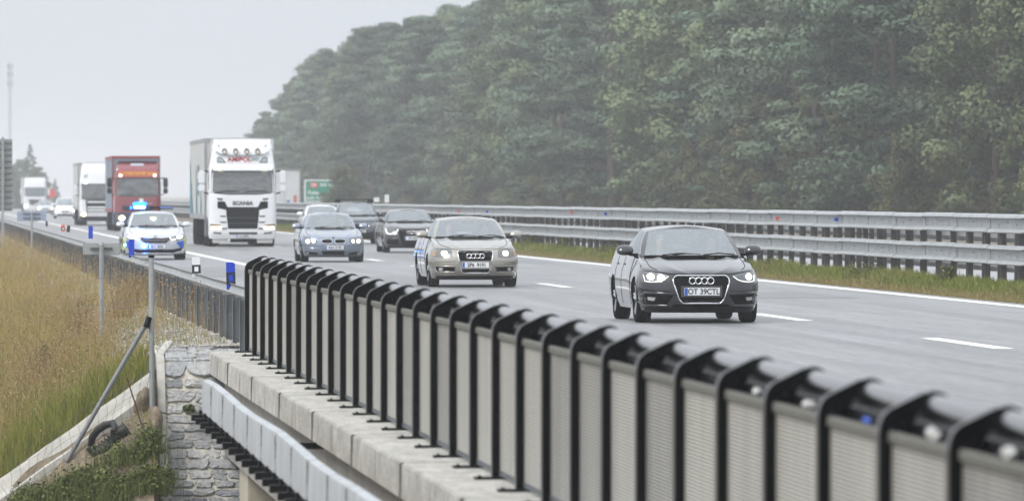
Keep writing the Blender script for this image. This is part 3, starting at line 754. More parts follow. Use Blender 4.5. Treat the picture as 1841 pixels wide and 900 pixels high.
def tree_mesh(kind, seed):
    rng = np.random.default_rng(seed); rnd = random.Random(seed)
    ht = {'pine': 19.0, 'birch': 18.0, 'spruce': 20.0, 'bush': 7.0, 'oak': 17.0}[kind]
    C = []; R = []; tr = MB()
    bend = [rnd.uniform(-.35, .35) for _ in range(4)]
    def ax(h): f = h / ht; return bend[0] * math.sin(f * 3) + bend[1] * f, bend[2] * math.sin(f * 2.5) + bend[3] * f
    hs = np.linspace(-.3, ht * .96, 9)
    r0 = {'pine': .2, 'birch': .085, 'spruce': .2, 'bush': .08, 'oak': .22}[kind]
    tr.tube([(*ax(max(h, 0)), h) for h in hs], [r0 * (1 - .85 * i / 8) for i in range(9)], 7)
    def add(h, az, r, rr, limb=True):
        x, y = ax(h); p = (x + r * math.cos(az), y + r * math.sin(az), h)
        C.append(p); R.append(rr)
        if limb and rnd.random() < .5:
            hb = max(h - r * rnd.uniform(.1, .5), .3); bx, by = ax(hb)
            tr.tube([(bx, by, hb), ((bx + p[0]) / 2, (by + p[1]) / 2, (hb + h) / 2 + r * .06), p], [.05, .035, .015], 4, cap=False)
    if kind == 'pine':
        for i in range(80):
            f = rnd.random() ** .85; h = ht * (.06 + .93 * f)
            Rm = 3.1 * (1 - max(0, f - .45) ** 1.6 * 2.4) * (.72 + .45 * min(1, f * 3)) * rnd.uniform(.75, 1.15)
            r = max(.15, Rm) * math.sqrt(rnd.uniform(.4, 1)); s = rnd.uniform(.5, 1.5) * (1 - .35 * f)
            add(h, rnd.uniform(0, 6.283), r, (s * 1.1, s * 1.1, s * .6))
        n, size, ub = 560, .115, .35
    elif kind == 'birch':
        for i in range(150):
            f = rnd.random(); h = ht * (.03 + .88 * f)
            Rm = 2.5 * math.sin(min(1, .25 + f * .95) * PI * .93) ** .8 * rnd.uniform(.7, 1.2)
            r = max(.1, Rm) * math.sqrt(rnd.uniform(.12, 1)); s = rnd.uniform(.5, .95)
            add(h, rnd.uniform(0, 6.283), r, (s * .8, s * .8, s * 1.05))
        n, size, ub = 270, .11, .1
    elif kind == 'oak':
        for i in range(110):
            f = rnd.random() ** .9; h = ht * (.05 + .92 * f)
            Rm = 3.4 * math.sin(min(1, .3 + f * .72) * PI * .95) ** .7 * rnd.uniform(.75, 1.15)
            r = max(.1, Rm) * math.sqrt(rnd.uniform(.25, 1)); s = rnd.uniform(.65, 1.2)
            add(h, rnd.uniform(0, 6.283), r, (s, s, s * .8))
        n, size, ub = 380, .118, .25
    elif kind == 'spruce':
        for lv in range(26):
            f = lv / 25; h = ht * (.05 + .95 * f); Rm = 3.0 * (1 - f) ** .85 + .12
            for q in range(max(4, int(11 * (1 - f) + 2))):
                az = rnd.uniform(0, 6.283)
                for rr in ((.55, .95) if Rm > .8 else (.6,)):
                    add(h - Rm * rr * .28 + rnd.uniform(-.2, .2), az, Rm * rr * rnd.uniform(.8, 1.1), (.5 * (1 - f * .5), .5 * (1 - f * .5), .28), rr > .9)
        n, size, ub = 110, .15, .2
    else:
        for i in range(40):
            f = rnd.random(); h = ht * (.05 + .9 * f); r = 2.3 * math.sin(min(1, .3 + f * .7) * PI * .95) * math.sqrt(rnd.uniform(.2, 1)); s = rnd.uniform(.5, .9)
            add(h, rnd.uniform(0, 6.283), max(r, .1), (s, s, s * .85))
        n, size, ub = 300, .11, .2
    C = np.array(C); R = np.array(R)
    V = leaf_quads(C, R, n, size, ub, rng)
    cl = np.repeat(rng.random(len(C)), n); tint = np.clip(cl * .65 + rng.random(len(cl)) * .35, 0, 1)
    return V, tint, tr, n

M_BARK = mat('bark', (.075, .06, .048), .95, var=.3, vscale=6)
M_BARKW = mat('birch_bark', (.42, .40, .36), .9, var=.5, vscale=9)
FOL = {
 'pine': [mat('pine_foliage', (.060, .098, .066), .7, attr='tint', col2=(.165, .222, .148), orand=.36, spec=.15)],
 'birch': [mat('birch_foliage', (.10, .135, .055), .65, attr='tint', col2=(.22, .25, .10), orand=.25, spec=.2)],
 'oak': [mat('oak_foliage', (.07, .108, .055), .65, attr='tint', col2=(.165, .205, .105), orand=.3, spec=.2)],
 'spruce': [mat('spruce_foliage', (.03, .05, .04), .7, attr='tint', col2=(.065, .095, .07), orand=.12, spec=.15)],
 'bush': [mat('bush_foliage', (.065, .085, .038), .65, attr='tint', col2=(.14, .15, .065), orand=.3, spec=.2)]}
PROTO = {}
def get_proto(kind, var, seed):
    V, tint, tr, n = tree_mesh(kind, seed)
    me = quads_mesh('crown', V, tint); me.materials.append(FOL[kind][0])
    t = MB(); t.v = tr.v; t.f = tr.f; t.mi = tr.mi
    tm = bpy.data.meshes.new('trunk'); tm.from_pydata(t.v, [], t.f); tm.materials.append(M_BARKW if kind == 'birch' else M_BARK)
    return me, tm
for kind, nv in (('pine', 4), ('birch', 2), ('oak', 2), ('spruce', 2), ('bush', 2)):
    PROTO[kind] = [get_proto(kind, v, 100 + 17 * v + len(kind) * 1000) for v in range(nv)]
LAB = {'pine': ('pine_tree', 'grey-green pine in the misty forest wall beyond the motorway'),
       'birch': ('birch_tree', 'yellow-green birch in the misty forest wall beyond the motorway'),
       'oak': ('broadleaf_tree', 'olive green broadleaf tree in the misty forest wall beyond the motorway'),
       'spruce': ('spruce_tree', 'dark pointed spruce in the misty forest wall beyond the motorway'),
       'bush': ('bush', 'brownish green bush at the foot of the forest wall')}
GRP = {'pine': 'pines of the forest', 'birch': 'birches of the forest', 'oak': 'broadleaf trees of the forest', 'spruce': 'spruces of the forest', 'bush': 'bushes along the forest edge'}
def plant(kind, x, y, z, sc_, rz, label=None, group=True, wide=1.0):
    me, tm = random.choice(PROTO[kind])
    o = thing(LAB[kind][0], label or LAB[kind][1], 'bush' if kind == 'bush' else 'tree', (x, y, z), rz, GRP[kind] if label is None else None)
    o.scale = (sc_ * wide, sc_ * wide, sc_)
    link('crown', me, o); link('trunk', tm, o)
    return o
random.seed(33)
def hmax(x, y):
    """height of the forest wall by where it ends far away"""
    xp = F_PX * (x / CT) / (y * CT + x * ST) * 1.0
    z = y * CT + x * ST
    return float(np.interp(z, [0, 760, 830, 880, 925, 955], [20, 19.2, 17.8, 16.2, 14.0, 10.5]))
y = 262.0
while y < 950:
    k = random.choices(['pine', 'birch', 'oak', 'spruce'], [.56, .14, .2, .10])[0]
    if k == 'birch' and y < 335: k = 'oak'
    x = 49.5 + random.uniform(-4.5, 3.0)
    hb = {'pine': 19.0, 'birch': 18.0, 'spruce': 20.0, 'oak': 17.0}[k]
    plant(k, x, y, .45, hmax(x, y) / hb * random.uniform(.82, 1.04), random.uniform(0, 6.28), wide=random.uniform(1.0, 1.4) * (1.1 if k == 'pine' else 1))
    y += random.uniform(6.5, 13)
y = 258.0
while y < 950:
    k = random.choices(['pine', 'birch', 'oak', 'spruce'], [.6, .08, .14, .18])[0]
    if k == 'birch' and y < 335: k = 'pine'
    x = 54.5 + random.uniform(-2, 2)
    hb = {'pine': 19.0, 'birch': 18.0, 'spruce': 20.0, 'oak': 17.0}[k]
    plant(k, x, y, .6, (hmax(x, y) + 1.2) / hb * random.uniform(.9, 1.08), random.uniform(0, 6.28), wide=random.uniform(1.0, 1.3))
    y += random.uniform(6.5, 11)
y = 262.0
while y < 940:
    plant('bush', 46.5 + random.uniform(-1.3, 1.2), y, .4, random.uniform(.45, 1.05), random.uniform(0, 6.28), wide=random.uniform(.9, 1.3))
    y += random.uniform(5, 15)
# the deep wood behind the first rows reads as one mass
rng = np.random.default_rng(5)
n = 2600; C = np.stack([rng.uniform(58, 72, n), rng.uniform(255, 945, n), rng.uniform(1, 19.5, n)], axis=1)
C = C[[c[2] < hmax(c[0], c[1]) * 1.02 for c in C]]
V = leaf_quads(C, np.full((len(C), 3), 1.7) * [1, 1, .8], 42, .5, .3, rng)
me = quads_mesh('deep_forest', V, np.repeat(rng.random(len(C)), 42)); me.materials.append(FOL['pine'][0])
tag(link('deep_forest', me), kind='stuff')
# single far trees
for (px, ytop, z, kind, lb) in ((50, 262, 1010, 'spruce', 'misty pointed spruce left of the furthest white lorry'), (30, 290, 1030, 'spruce', 'hazy lower spruce beside the slatted sign back'),
                                (66, 300, 1000, 'oak', 'hazy round tree just above the furthest white lorry'), (22, 296, 1015, 'oak', 'hazy low tree behind the slatted sign back'), (40, 285, 1040, 'pine', 'hazy pine between two far spruces at the left'),
                                (100, 322, 1100, 'spruce', 'faint small spruce above the round red sign'), (464, 222, 945, 'spruce', 'small spruce tip just above the big white lorry')):
    p = at(px, ytop, z); hb = {'pine': 19.0, 'birch': 18.0, 'spruce': 20.0, 'oak': 17.0}[kind]
    plant(kind, p.x, p.y, 0, p.z / hb, random.uniform(0, 6), lb, wide=1.7)
for px in (610, 618, 628):
    z = 520 + (px - 610); p = at(px, 353, z)
    plant('bush', p.x, p.y, .0, .62, random.uniform(0, 6), {610: 'tall olive bush hiding the right end of the green sign', 618: 'bush right of the green sign, middle of three', 628: 'bush right of the green sign, furthest right of three'}[px])

# ------------------------------------------------------------------ grass
def blades(pts, hts, wid, tint, lean=.35, rng=RNG, seg=2):
    n = len(pts); az = rng.uniform(0, 2 * PI, n); la = rng.uniform(0, 2 * PI, n); ln = rng.random(n) ** 1.3 * lean
    u = np.stack([np.cos(az), np.sin(az) * .6, np.zeros(n)], 1) * (wid[:, None] * .5)
    L = np.stack([np.cos(la) * ln, np.sin(la) * ln, np.ones(n)], 1)
    m = pts + L * (hts * .55)[:, None] * [.55, .55, 1]; t = pts + L * hts[:, None] * [1.25, 1.25, .97]
    a = np.stack([pts - u, pts + u, m + u * .8, m - u * .8], 1); b_ = np.stack([m - u * .8, m + u * .8, t + u * .12, t - u * .12], 1)
    return np.concatenate([a, b_]), np.concatenate([tint, tint])
def gz_np(X, Y): return np.array([ground_z(x, y) for x, y in zip(X, Y)])
M_DRY = mat('dry_grass', (.12, .165, .026), .8, attr='tint', col2=(.43, .335, .115), spec=.2, var=.45, vscale=2.2, stretch=(1.6, .5, .4))
rng = np.random.default_rng(11)
# dry bank: sample evenly over the picture area the bank covers, then place on the ground
def bank_points(n):
    z = 1 / (1 / 86.2 - rng.random(n) * (1 / 86.2 - 1 / 330.0))
    X = rng.uniform(-1.2, 4.15, n) ; Y = (z - X * ST) / CT
    X = X - .0
    return X, Y, z
X, Y, Z = bank_points(170000)
keep = (X < 2.9 + .35 * np.sin(Y * .31) + rng.normal(size=len(X)) * .3) | (rng.random(len(X)) < .2)
vis = (F_PX * ((X / CT) / Z) > 100) & (Y > 86.92 - .05 * (2.95 - X))
X, Y, Z = X[keep & vis], Y[keep & vis], Z[keep & vis]
pn = .5 + .5 * np.sin(X * 2.1 + Y * .33) * np.sin(Y * .21 - X * 1.3 + 2)
edge = np.clip((Y - 92) / 60.0 + .22 * np.sin(X * 2.7 + Y * .4), 0, 1); near_v = np.clip((X - 2.3) / .6, 0, 1)
ht = (.26 + .42 * rng.random(len(X)) ** 1.5) * (.62 + .38 * edge) * (.8 + .4 * pn) * (1 - .6 * near_v)
wd = .0065 * np.clip(Z / 86, 1, 3.2) * rng.uniform(.6, 1.5, len(X))
tint = np.clip(.03 + .66 * edge + .6 * (pn - .5) + rng.normal(size=len(X)) * .26, 0, 1)
Zg = gz_np(X, Y)
V, T = blades(np.stack([X, Y, Zg - .02], 1), ht, wd, tint, .38, rng)
me = quads_mesh('dry_grass', V, T); me.materials.append(M_DRY); tag(link('dry_grass', me), kind='stuff')
# thick tussocks along the gutter
nT = 6000; Xt_ = rng.uniform(-.2, 2.95, nT); Yt_ = 86.55 - .05 * (2.95 - Xt_) + .40 + rng.random(nT) ** 1.5 * 1.1
Vt, Tt = blades(np.stack([Xt_, Yt_, gz_np(Xt_, Yt_) - .02], 1), rng.uniform(.14, .42, nT), rng.uniform(.005, .010, nT), np.clip(.22 + rng.normal(size=nT) * .25, 0, 1), .6, rng)
me = quads_mesh('gutter_grass', Vt, Tt); me.materials.append(M_DRY); tag(link('gutter_grass', me), kind='stuff')
# seed heads on tall stems
n = 9000; i = rng.integers(0, len(X), n)
Xs, Ys = X[i] + rng.normal(size=n) * .05, Y[i] + rng.normal(size=n) * .1; Zs = gz_np(Xs, Ys)
hs = rng.uniform(.5, .85, n) * (.65 + .35 * np.clip((Ys - 86.6) / 6, 0, 1)); sc_ = np.clip(Z[i] / 86, 1, 3)
V1, T1 = blades(np.stack([Xs, Ys, Zs], 1), hs, .004 * sc_, np.full(n, .85), .25, rng)
top = V1[n:, 2, :]
C = top - [0, 0, .03]; V2 = leaf_quads(C, np.stack([.008 * sc_, .008 * sc_, .05 * np.ones(n)], 1), 3, .014, .1, rng)
me = quads_mesh('grass_seed_heads', np.concatenate([V1, V2]), np.concatenate([T1, np.full(len(V2), .8) + rng.normal(size=len(V2)) * .15])); me.materials.append(mat('seed_heads', (.20, .14, .065), .85, attr='tint', col2=(.33, .235, .11)))
tag(link('grass_seed_heads', me), kind='stuff')
# median grass: brown strip by the asphalt, green tussocks at the posts
n = 150000
z = 1 / (1 / 100.0 - rng.random(n) * (1 / 100.0 - 1 / 420.0)); X = np.where(rng.random(n) < .93, rng.uniform(18.72, 20.1, n), rng.uniform(20.1, 22.6, n)); Y = (z - X * ST) / CT
g_ = np.clip((X - 19.05) / .35, 0, 1); pn = .5 + .5 * np.sin(Y * .5 + X) * np.sin(Y * .17 + 1)
edge_ok = X > 18.8 + .06 * np.sin(Y * 1.1) + .05 * np.sin(Y * 3.7)
X, Y, z, g_, pn = X[edge_ok], Y[edge_ok], z[edge_ok], g_[edge_ok], pn[edge_ok]
ht = (.04 + .05 * rng.random(len(X))) * (1 - g_) + g_ * np.where(X > 20.1, .25, 1) * (.05 + .15 * rng.random(len(X)) ** 2.0 * (.5 + pn))
wd = .011 * np.clip(z / 100, 1, 3.5) * rng.uniform(.6, 1.5, len(X))
tint = np.clip((1 - g_) * .75 + g_ * (.15 + .3 * (pn - .4)) + rng.normal(size=len(X)) * .2, 0, 1)
V, T = blades(np.stack([X, Y, gz_np(X, Y) - .01], 1), ht, wd, tint, .6, rng)
me = quads_mesh('median_grass', V, T); me.materials.append(mat('median_grass', (.14, .19, .03), .8, attr='tint', col2=(.30, .225, .12), spec=.2)); tag(link('median_grass', me), kind='stuff')
# weeds along the median guardrail
M_WEED = mat('weed_leaves', (.05, .075, .02), .7, attr='tint', col2=(.16, .15, .06), spec=.2)
def weed(x, y, z, r, h, label, group, n=22, m=None, size=.035):
    C = np.stack([rng.normal(size=n) * r * .45, rng.normal(size=n) * r * .45, rng.random(n) * h], 1)
    V = leaf_quads(C, np.full((n, 3), r * .5), 13, size * .85, .3, rng)
    pts = np.stack([rng.normal(size=320) * r * .7, rng.normal(size=320) * r * .7, np.full(320, -.03)], 1)
    V3, T3 = blades(pts, h * rng.uniform(.5, 1.5, 320), rng.uniform(.004, .009, 320), rng.random(320), .5, rng)
    me = quads_mesh('weed_clump', np.concatenate([V, V3]), np.concatenate([np.repeat(rng.random(n), 13), T3])); me.materials.append(m or M_WEED)
    return tag(link('weed_clump', me, None, (x, y, z)), label, 'weed', group)
random.seed(3)
for k in range(14):
    yv = 112 + k * 13 + random.uniform(-3, 3); xv = 19.85 + random.uniform(-.15, .25)
    weed(xv, yv, ground_z(xv, yv), random.uniform(.15, .35), random.uniform(.12, .36), 'tuft of green weeds at the foot of the median guardrail posts', 'weeds along the median guardrail', 20, size=.05)
def bank_pt():
    y = 84.6 + 1.85 * random.random(); x = random.uniform(.6, 3.05)
    return x, y, ground_z(x, y) + .06
pebbles('bank_rubble', 900, bank_pt, .017, mat('rubble', (.40, .35, .27), .95, col2=(.16, .13, .095), attr='tint'))
nB = 2600; Xb = rng.uniform(.3, 3.05, nB); Yb = rng.uniform(84.6, 86.4, nB); kb_ = (np.sin(Xb * 5 + Yb * 4) + rng.normal(size=nB) * .6) > .1
Xb, Yb = Xb[kb_], Yb[kb_]
Vb, Tb = blades(np.stack([Xb, Yb, gz_np(Xb, Yb) + .02], 1), rng.uniform(.05, .22, len(Xb)), rng.uniform(.004, .009, len(Xb)), np.clip(rng.normal(size=len(Xb)) * .35 + .5, 0, 1), .8, rng)
me = quads_mesh('bank_stalks', Vb, Tb); me.materials.append(M_DRY); tag(link('bank_stalks', me), kind='stuff')
M_SHRUB = mat('bank_shrub_leaves', (.035, .06, .014), .7, attr='tint', col2=(.15, .17, .05), spec=.2)
k = 0
for (px, py, zz, r, h, lb) in ((150, 880, 85.5, .20, .16, 'low green weeds on the sandy bank, left of the largest clump'), (212, 872, 85.4, .24, .22, 'largest dark green weed clump below the drain pipe'), (270, 868, 85.3, .17, .30, 'green and brown weed clump against the kerb of the stone bank'),
                           (95, 893, 85.5, .18, .14, 'small weed clump in the lower left corner beside the gutter'), (183, 912, 85.2, .26, .22, 'dark weed clump at the bottom edge under the drain pipe'), (250, 908, 85.2, .26, .28, 'dark weed clump at the bottom edge beside the stone bank'),
                           (120, 920, 85.3, .24, .18, 'weed clump at the bottom edge left of the others'), (50, 905, 85.4, .16, .10, 'tiny weed clump touching the lower end of the gutter'), (285, 832, 85.5, .09, .28, 'thin reddish weed growing along the kerb'), (340, 742, 86.4, .05, .05, 'tiny weed in a mortar joint of the stone bank')):
    p = at(px, py, zz); zg = ground_z(p.x, p.y) if px < 300 else p.z
    weed(p.x, p.y, zg + .04, r, h, lb, None, 46, M_SHRUB, .03)
def on_ground(px, py):
    for z in np.arange(86.4, 81.5, -.04):
        x, y = gx(px, z), gy(px, z); zg = ground_z(x, y)
        if HY + (H - zg) * F_PX / z >= py: break
    return Vector((x, y, zg))
random.seed(8)
for q in range(34):
    px = 40 + (q % 17) * 15.5 + random.uniform(-9, 9); py = 905 - .22 * (px - 40) + random.uniform(0, 45)
    p = on_ground(px, py); weed(p.x, p.y, p.z + .03, random.uniform(.14, .24), random.uniform(.12, .26), 'dark green weed clump in the tangle along the foot of the sandy bank', 'weeds along the foot of the sandy bank', 40, M_SHRUB, .03)
for (px, py, zz, h, lb) in ((218, 520, 110, .55, 'dry straw coloured stalks beside the gravel verge'), (238, 490, 118, .6, 'dry stalks in front of the guardrail posts'), (82, 570, 100, .7, 'dark dry dock plant standing in the dry grass'), (140, 520, 108, .75, 'tall dark dry plant left of the nearest sign pole'), (255, 470, 122, .5, 'withered plant leaning on the guardrail')):
    p = at(px, py, zz); zg = ground_z(p.x, p.y)
    weed(p.x, p.y, zg, .16, h, lb, None, 16, mat('dry_weed', (.16, .12, .05), .85, attr='tint', col2=(.32, .24, .12)), .03)

# ================================================================== haze, sky, sun
hz_ = MB(); hz_.box(-1400, 1400, -250, 3900, -8.5, 25.5)
M_HAZE = bpy.data.materials.new('haze'); M_HAZE.use_nodes = True
N = M_HAZE.node_tree.nodes; N.clear(); out = N.new('ShaderNodeOutputMaterial'); pv = N.new('ShaderNodeVolumePrincipled')
pv.inputs['Color'].default_value = (.95, .97, 1.0, 1); pv.inputs['Density'].default_value = .00040; pv.inputs['Anisotropy'].default_value = .25
M_HAZE.node_tree.links.new(pv.outputs[0], out.inputs['Volume'])
tag(hz_.build('haze', M_HAZE), kind='stuff')

SUN_EL, SUN_AZ = math.radians(48), math.radians(-125)     # azimuth measured from +Y towards +X
w = bpy.data.worlds.new('World'); SC.world = w; w.use_nodes = True
N = w.node_tree.nodes; Lk = w.node_tree.links
bg = N['Background']; sky = N.new('ShaderNodeTexSky'); sky.sky_type = 'NISHITA'; sky.sun_disc = False
sky.sun_elevation = SUN_EL; sky.sun_rotation = SUN_AZ; sky.dust_density = 4.0; sky.air_density = 1.6; sky.ozone_density = 1.0
hs = N.new('ShaderNodeHueSaturation'); hs.inputs['Saturation'].default_value = .22
Lk.new(sky.outputs[0], hs.inputs['Color'])
mx = N.new('ShaderNodeMix'); mx.data_type = 'RGBA'; mx.inputs[0].default_value = .85; mx.inputs[7].default_value = (1, 1, 1, 1)
tc = N.new('ShaderNodeTexCoord'); sx_ = N.new('ShaderNodeSeparateXYZ'); Lk.new(tc.outputs['Generated'], sx_.inputs[0])
cr_ = N.new('ShaderNodeValToRGB'); Lk.new(sx_.outputs['Z'], cr_.inputs['Fac'])      # overcast: about 2.6 times brighter overhead than at the horizon
cr_.color_ramp.elements[0].position = 0.0; cr_.color_ramp.elements[0].color = (.375, .398, .436, 1)
cr_.color_ramp.elements[1].position = 1.0; cr_.color_ramp.elements[1].color = (.91, .95, 1.0, 1)
sc10 = N.new('ShaderNodeVectorMath'); sc10.operation = 'SCALE'; sc10.inputs['Scale'].default_value = 10.0; Lk.new(cr_.outputs[0], sc10.inputs[0]); Lk.new(sc10.outputs[0], mx.inputs[7])
Lk.new(hs.outputs[0], mx.inputs[6]); Lk.new(mx.outputs[2], bg.inputs['Color']); bg.inputs['Strength'].default_value = .13
sl = bpy.data.lights.new('sun', 'SUN'); sl.energy = 1.4; sl.angle = math.radians(16); sl.color = (1, .96, .9)
so_ = bpy.data.objects.new('sun', sl); COL.objects.link(so_)
dv = Vector((math.sin(SUN_AZ) * math.cos(SUN_EL), math.cos(SUN_AZ) * math.cos(SUN_EL), math.sin(SUN_EL)))
so_.rotation_euler = dv.to_track_quat('Z', 'Y').to_euler(); so_.location = (0, -20, 80)
vs_ = SC.view_settings; vs_.view_transform = 'Standard'; vs_.look = 'None'; vs_.exposure = 0.62; vs_.gamma = 1.0
SC.cycles.use_denoising = True; SC.cycles.volume_bounces = 2; SC.cycles.max_bounces = 8; SC.cycles.diffuse_bounces = 3; SC.cycles.glossy_bounces = 3
SC.cycles.transparent_max_bounces = 10; SC.cycles.sample_clamp_indirect = 6
# ================================================================== vehicles
M_GLASS = glass_mat('windscreen_glass', (.86, .92, .95), .25)
M_SGLASS = glass_mat('side_glass', (.66, .72, .74), .12)
M_TGLASS = glass_mat('cab_glass', (.45, .52, .56), .20)
M_SEAT = mat('seat_fabric', (.035, .036, .04), .8)
M_INT = mat('cabin_trim', (.03, .031, .034), .7)
M_LIT = mat('lit_lamp', (.9, .88, .8), .3, emit=(1, .95, .82), estr=4)
M_LITW = mat('lit_warm_lamp', (.9, .8, .6), .3, emit=(1, .80, .45), estr=4.5)
M_LITD = mat('daylight_strip', (.9, .9, .85), .3, emit=(1, .94, .80), estr=.7)
M_LENS = mat('lamp_lens', (.14, .15, .16), .15, metal=.3, coat=.4)
M_LENSDK = mat('dark_lamp_lens', (.10, .11, .12), .12, metal=.5, coat=1.0)
M_BEAC = mat('blue_flash', (.05, .2, 1), .3, emit=(.0, .09, 1.0), estr=5)
M_BEACC = mat('blue_flash_core', (.6, .8, 1), .3, emit=(.12, .34, 1.0), estr=6)
M_FOG = mat('fog_lamp', (.45, .46, .46), .2, metal=.6)
M_AMBER = mat('amber_lens', (.34, .21, .11), .3)
def paint(name, c, metal=.5, rough=.32, var=.05):
    m = mat(name, c, rough, metal=metal, coat=1.0, var=var, vscale=1.2)
    m.node_tree.nodes['Principled BSDF'].inputs['Coat IOR'].default_value = 1.6
    return m

def rp(poly, r, n=4):
    out = []; m = len(poly)
    for i in range(m):
        p, a, b_ = Vector(poly[i]), Vector(poly[i - 1]), Vector(poly[(i + 1) % m])
        da, db = (a - p), (b_ - p); ra = min(r, da.length * .45); rb = min(r, db.length * .45)
        s, e = p + da.normalized() * ra, p + db.normalized() * rb
        for k in range(n + 1):
            t = k / n; q = s * (1 - t) ** 2 + p * 2 * t * (1 - t) + e * t * t; out.append((q.x, q.y))
    return out
def mir(poly): return [(-x, z) for x, z in poly][::-1]

class Shell:
    def __init__(s, W, L, n, Lf, nr, Lr, yf, ins, yr, fi=None):
        s.fi = fi
        s.W, s.L, s.n, s.Lf, s.nr, s.Lr = W, L, n, Lf, nr, Lr
        s.yf, s.ins, s.yr = yf, ins, yr
    def I(s, tab, z): return float(np.interp(z, [a for a, _ in tab], [b for _, b in tab]))
    def hw(s, z, y=9.0):
        return s.W - s.I(s.ins, z) - (s.I(s.fi, z) * (1 - y / 1.7) if s.fi and y < 1.7 else 0)
    def F(s, x, z):
        y = .1
        for _ in range(4 if s.fi else 1):
            xu = min(abs(x) / s.hw(z, y), .9995)
            sn = xu ** (s.n / 2); c = math.sqrt(max(0, 1 - sn * sn)); y = s.Lf * (1 - c ** (2 / s.n))
        return y + (1 - y / s.Lf) * s.I(s.yf, z)
    def cols(s, dense=()):
        out = []
        for t in np.concatenate([np.linspace(0, 1.0, 9)[:-1], np.linspace(1.0, PI / 2, 12)]):
            y = s.Lf * (1 - max(math.cos(t), 0) ** (2 / s.n)); out.append((max(math.sin(t), 0) ** (2 / s.n), y, 1 - y / s.Lf, 0))
        ysd = sorted(set([round(v, 3) for v in list(np.arange(s.Lf + .15, s.L - s.Lr, .2)) + [d for d in dense if s.Lf + .02 < d < s.L - s.Lr - .02]]))
        for y in ysd: out.append((1.0, y, 0, 0))
        for t in np.linspace(PI / 2, 0, 12):
            y = s.L - s.Lr * (1 - max(math.cos(t), 0) ** (2 / s.nr)); out.append((max(math.sin(t), 0) ** (2 / s.nr), y, 0, 1 - (s.L - y) / s.Lr))
        return out
    def P(s, c, z, side=1):
        xu, y, wf, wr = c
        return (side * xu * s.hw(z, y), y + wf * s.I(s.yf, z) - wr * s.I(s.yr, z), z)

def decal(sh, poly, off, m, name, parent, depth=.03, cell=.07, dy=0.0, origin=None):
    bm = bmesh.new(); vs = [bm.verts.new((x, 0, z)) for x, z in poly]; bm.faces.new(vs)
    x0, x1 = min(p[0] for p in poly), max(p[0] for p in poly); z0, z1 = min(p[1] for p in poly), max(p[1] for p in poly)
    for a0, a1, ax in ((x0, x1, 0), (z0, z1, 2)):
        k = int((a1 - a0) / cell)
        for i in range(1, k + 1):
            co = [0, 0, 0]; no = [0, 0, 0]; co[ax] = a0 + (a1 - a0) * i / (k + 1); no[ax] = 1
            bmesh.ops.bisect_plane(bm, geom=bm.verts[:] + bm.edges[:] + bm.faces[:], plane_co=co, plane_no=no)
    for v in bm.verts: v.co.y = sh.F(v.co.x, v.co.z) - off
    r = bmesh.ops.extrude_face_region(bm, geom=bm.faces[:])
    for e in r['geom']:
        if isinstance(e, bmesh.types.BMVert): e.co.y += depth
    bmesh.ops.recalc_face_normals(bm, faces=bm.faces)
    me = bpy.data.meshes.new(name); bm.to_mesh(me); bm.free(); me.materials.append(m)
    me.polygons.foreach_set('use_smooth', [True] * len(me.polygons)); me.set_sharp_from_angle(angle=math.radians(35))
    return link(name, me, parent)
def bead(sh, poly, r, off, m, name, parent, closed=True, n=6):
    pts = []; k = len(poly)
    for i in range(k if closed else k - 1):
        a, b_ = Vector(poly[i]), Vector(poly[(i + 1) % k]); d = max(1, int((b_ - a).length / .06))
        for j in range(d): q = a.lerp(b_, j / d); pts.append((q.x, sh.F(q.x, q.y) - off, q.y))
    if not closed: q = poly[-1]; pts.append((q[0], sh.F(*q) - off, q[1]))
    b = MB(); b.tube(pts, r, n, closed=closed); return b.build(name, m, parent, smooth=60)
def bars(sh, zs, xw, h, off, m, name, parent):
    b = MB()
    for z in zs:
        w = xw(z); P = []
        for x in np.linspace(-w, w, 12):
            y = sh.F(x, z) - off; P.append([(x, y + .01, z - h / 2), (x, y, z - h / 2), (x, y - .004, z), (x, y, z + h / 2), (x, y + .01, z + h / 2)])
        b.grid(P)
    return b.build(name, m, parent, smooth=40)

def wheel(parent, x, y, r, w, side, spokes=5, rimr=.72):
    b = MB(); h = w / 2
    prof_ = [(-h * .8, r * .66), (-h, r * .78), (-h * .98, r * .92), (-h * .82, r * .985), (-h * .4, r), (-h * .36, r * .985), (-h * .3, r), (h * .3, r), (h * .36, r * .985), (h * .4, r), (h * .82, r * .985), (h * .98, r * .92), (h, r * .78), (h * .8, r * .66)]
    b.lathe(prof_, 40, 'x'); b.lathe([(-h * .8, r * .66), (-h * .6, .02)], 24, 'x'); b.lathe([(h * .3, r * .66), (h * .3, .02)], 24, 'x')
    o = b.build('wheel', M_RUBBER, parent, (x, y, r), smooth=40)
    b = MB(); R = r * rimr; xo = side * h * .72
    b.lathe([(xo - side * .04, R * .93), (xo, R), (xo + side * .012, R * .98), (xo + side * .01, R * .93)], 40, 'x')
    b.lathe([(xo - side * .05, 0), (xo + side * .0, R * .18), (xo, R * .22), (xo - side * .03, R * .24)], 20, 'x')
    for k in range(spokes):
        a = 2 * PI * k / spokes + .3
        for da in (-.13, .13):
            p0 = (xo - side * .012, R * .18 * math.cos(a), R * .18 * math.sin(a)); p1 = (xo - side * .005, R * .95 * math.cos(a + da), R * .95 * math.sin(a + da))
            b.tube([p0, p1], [.026, .034], 6)
    b.build('rim', M_RIM, o, smooth=45)
    return o

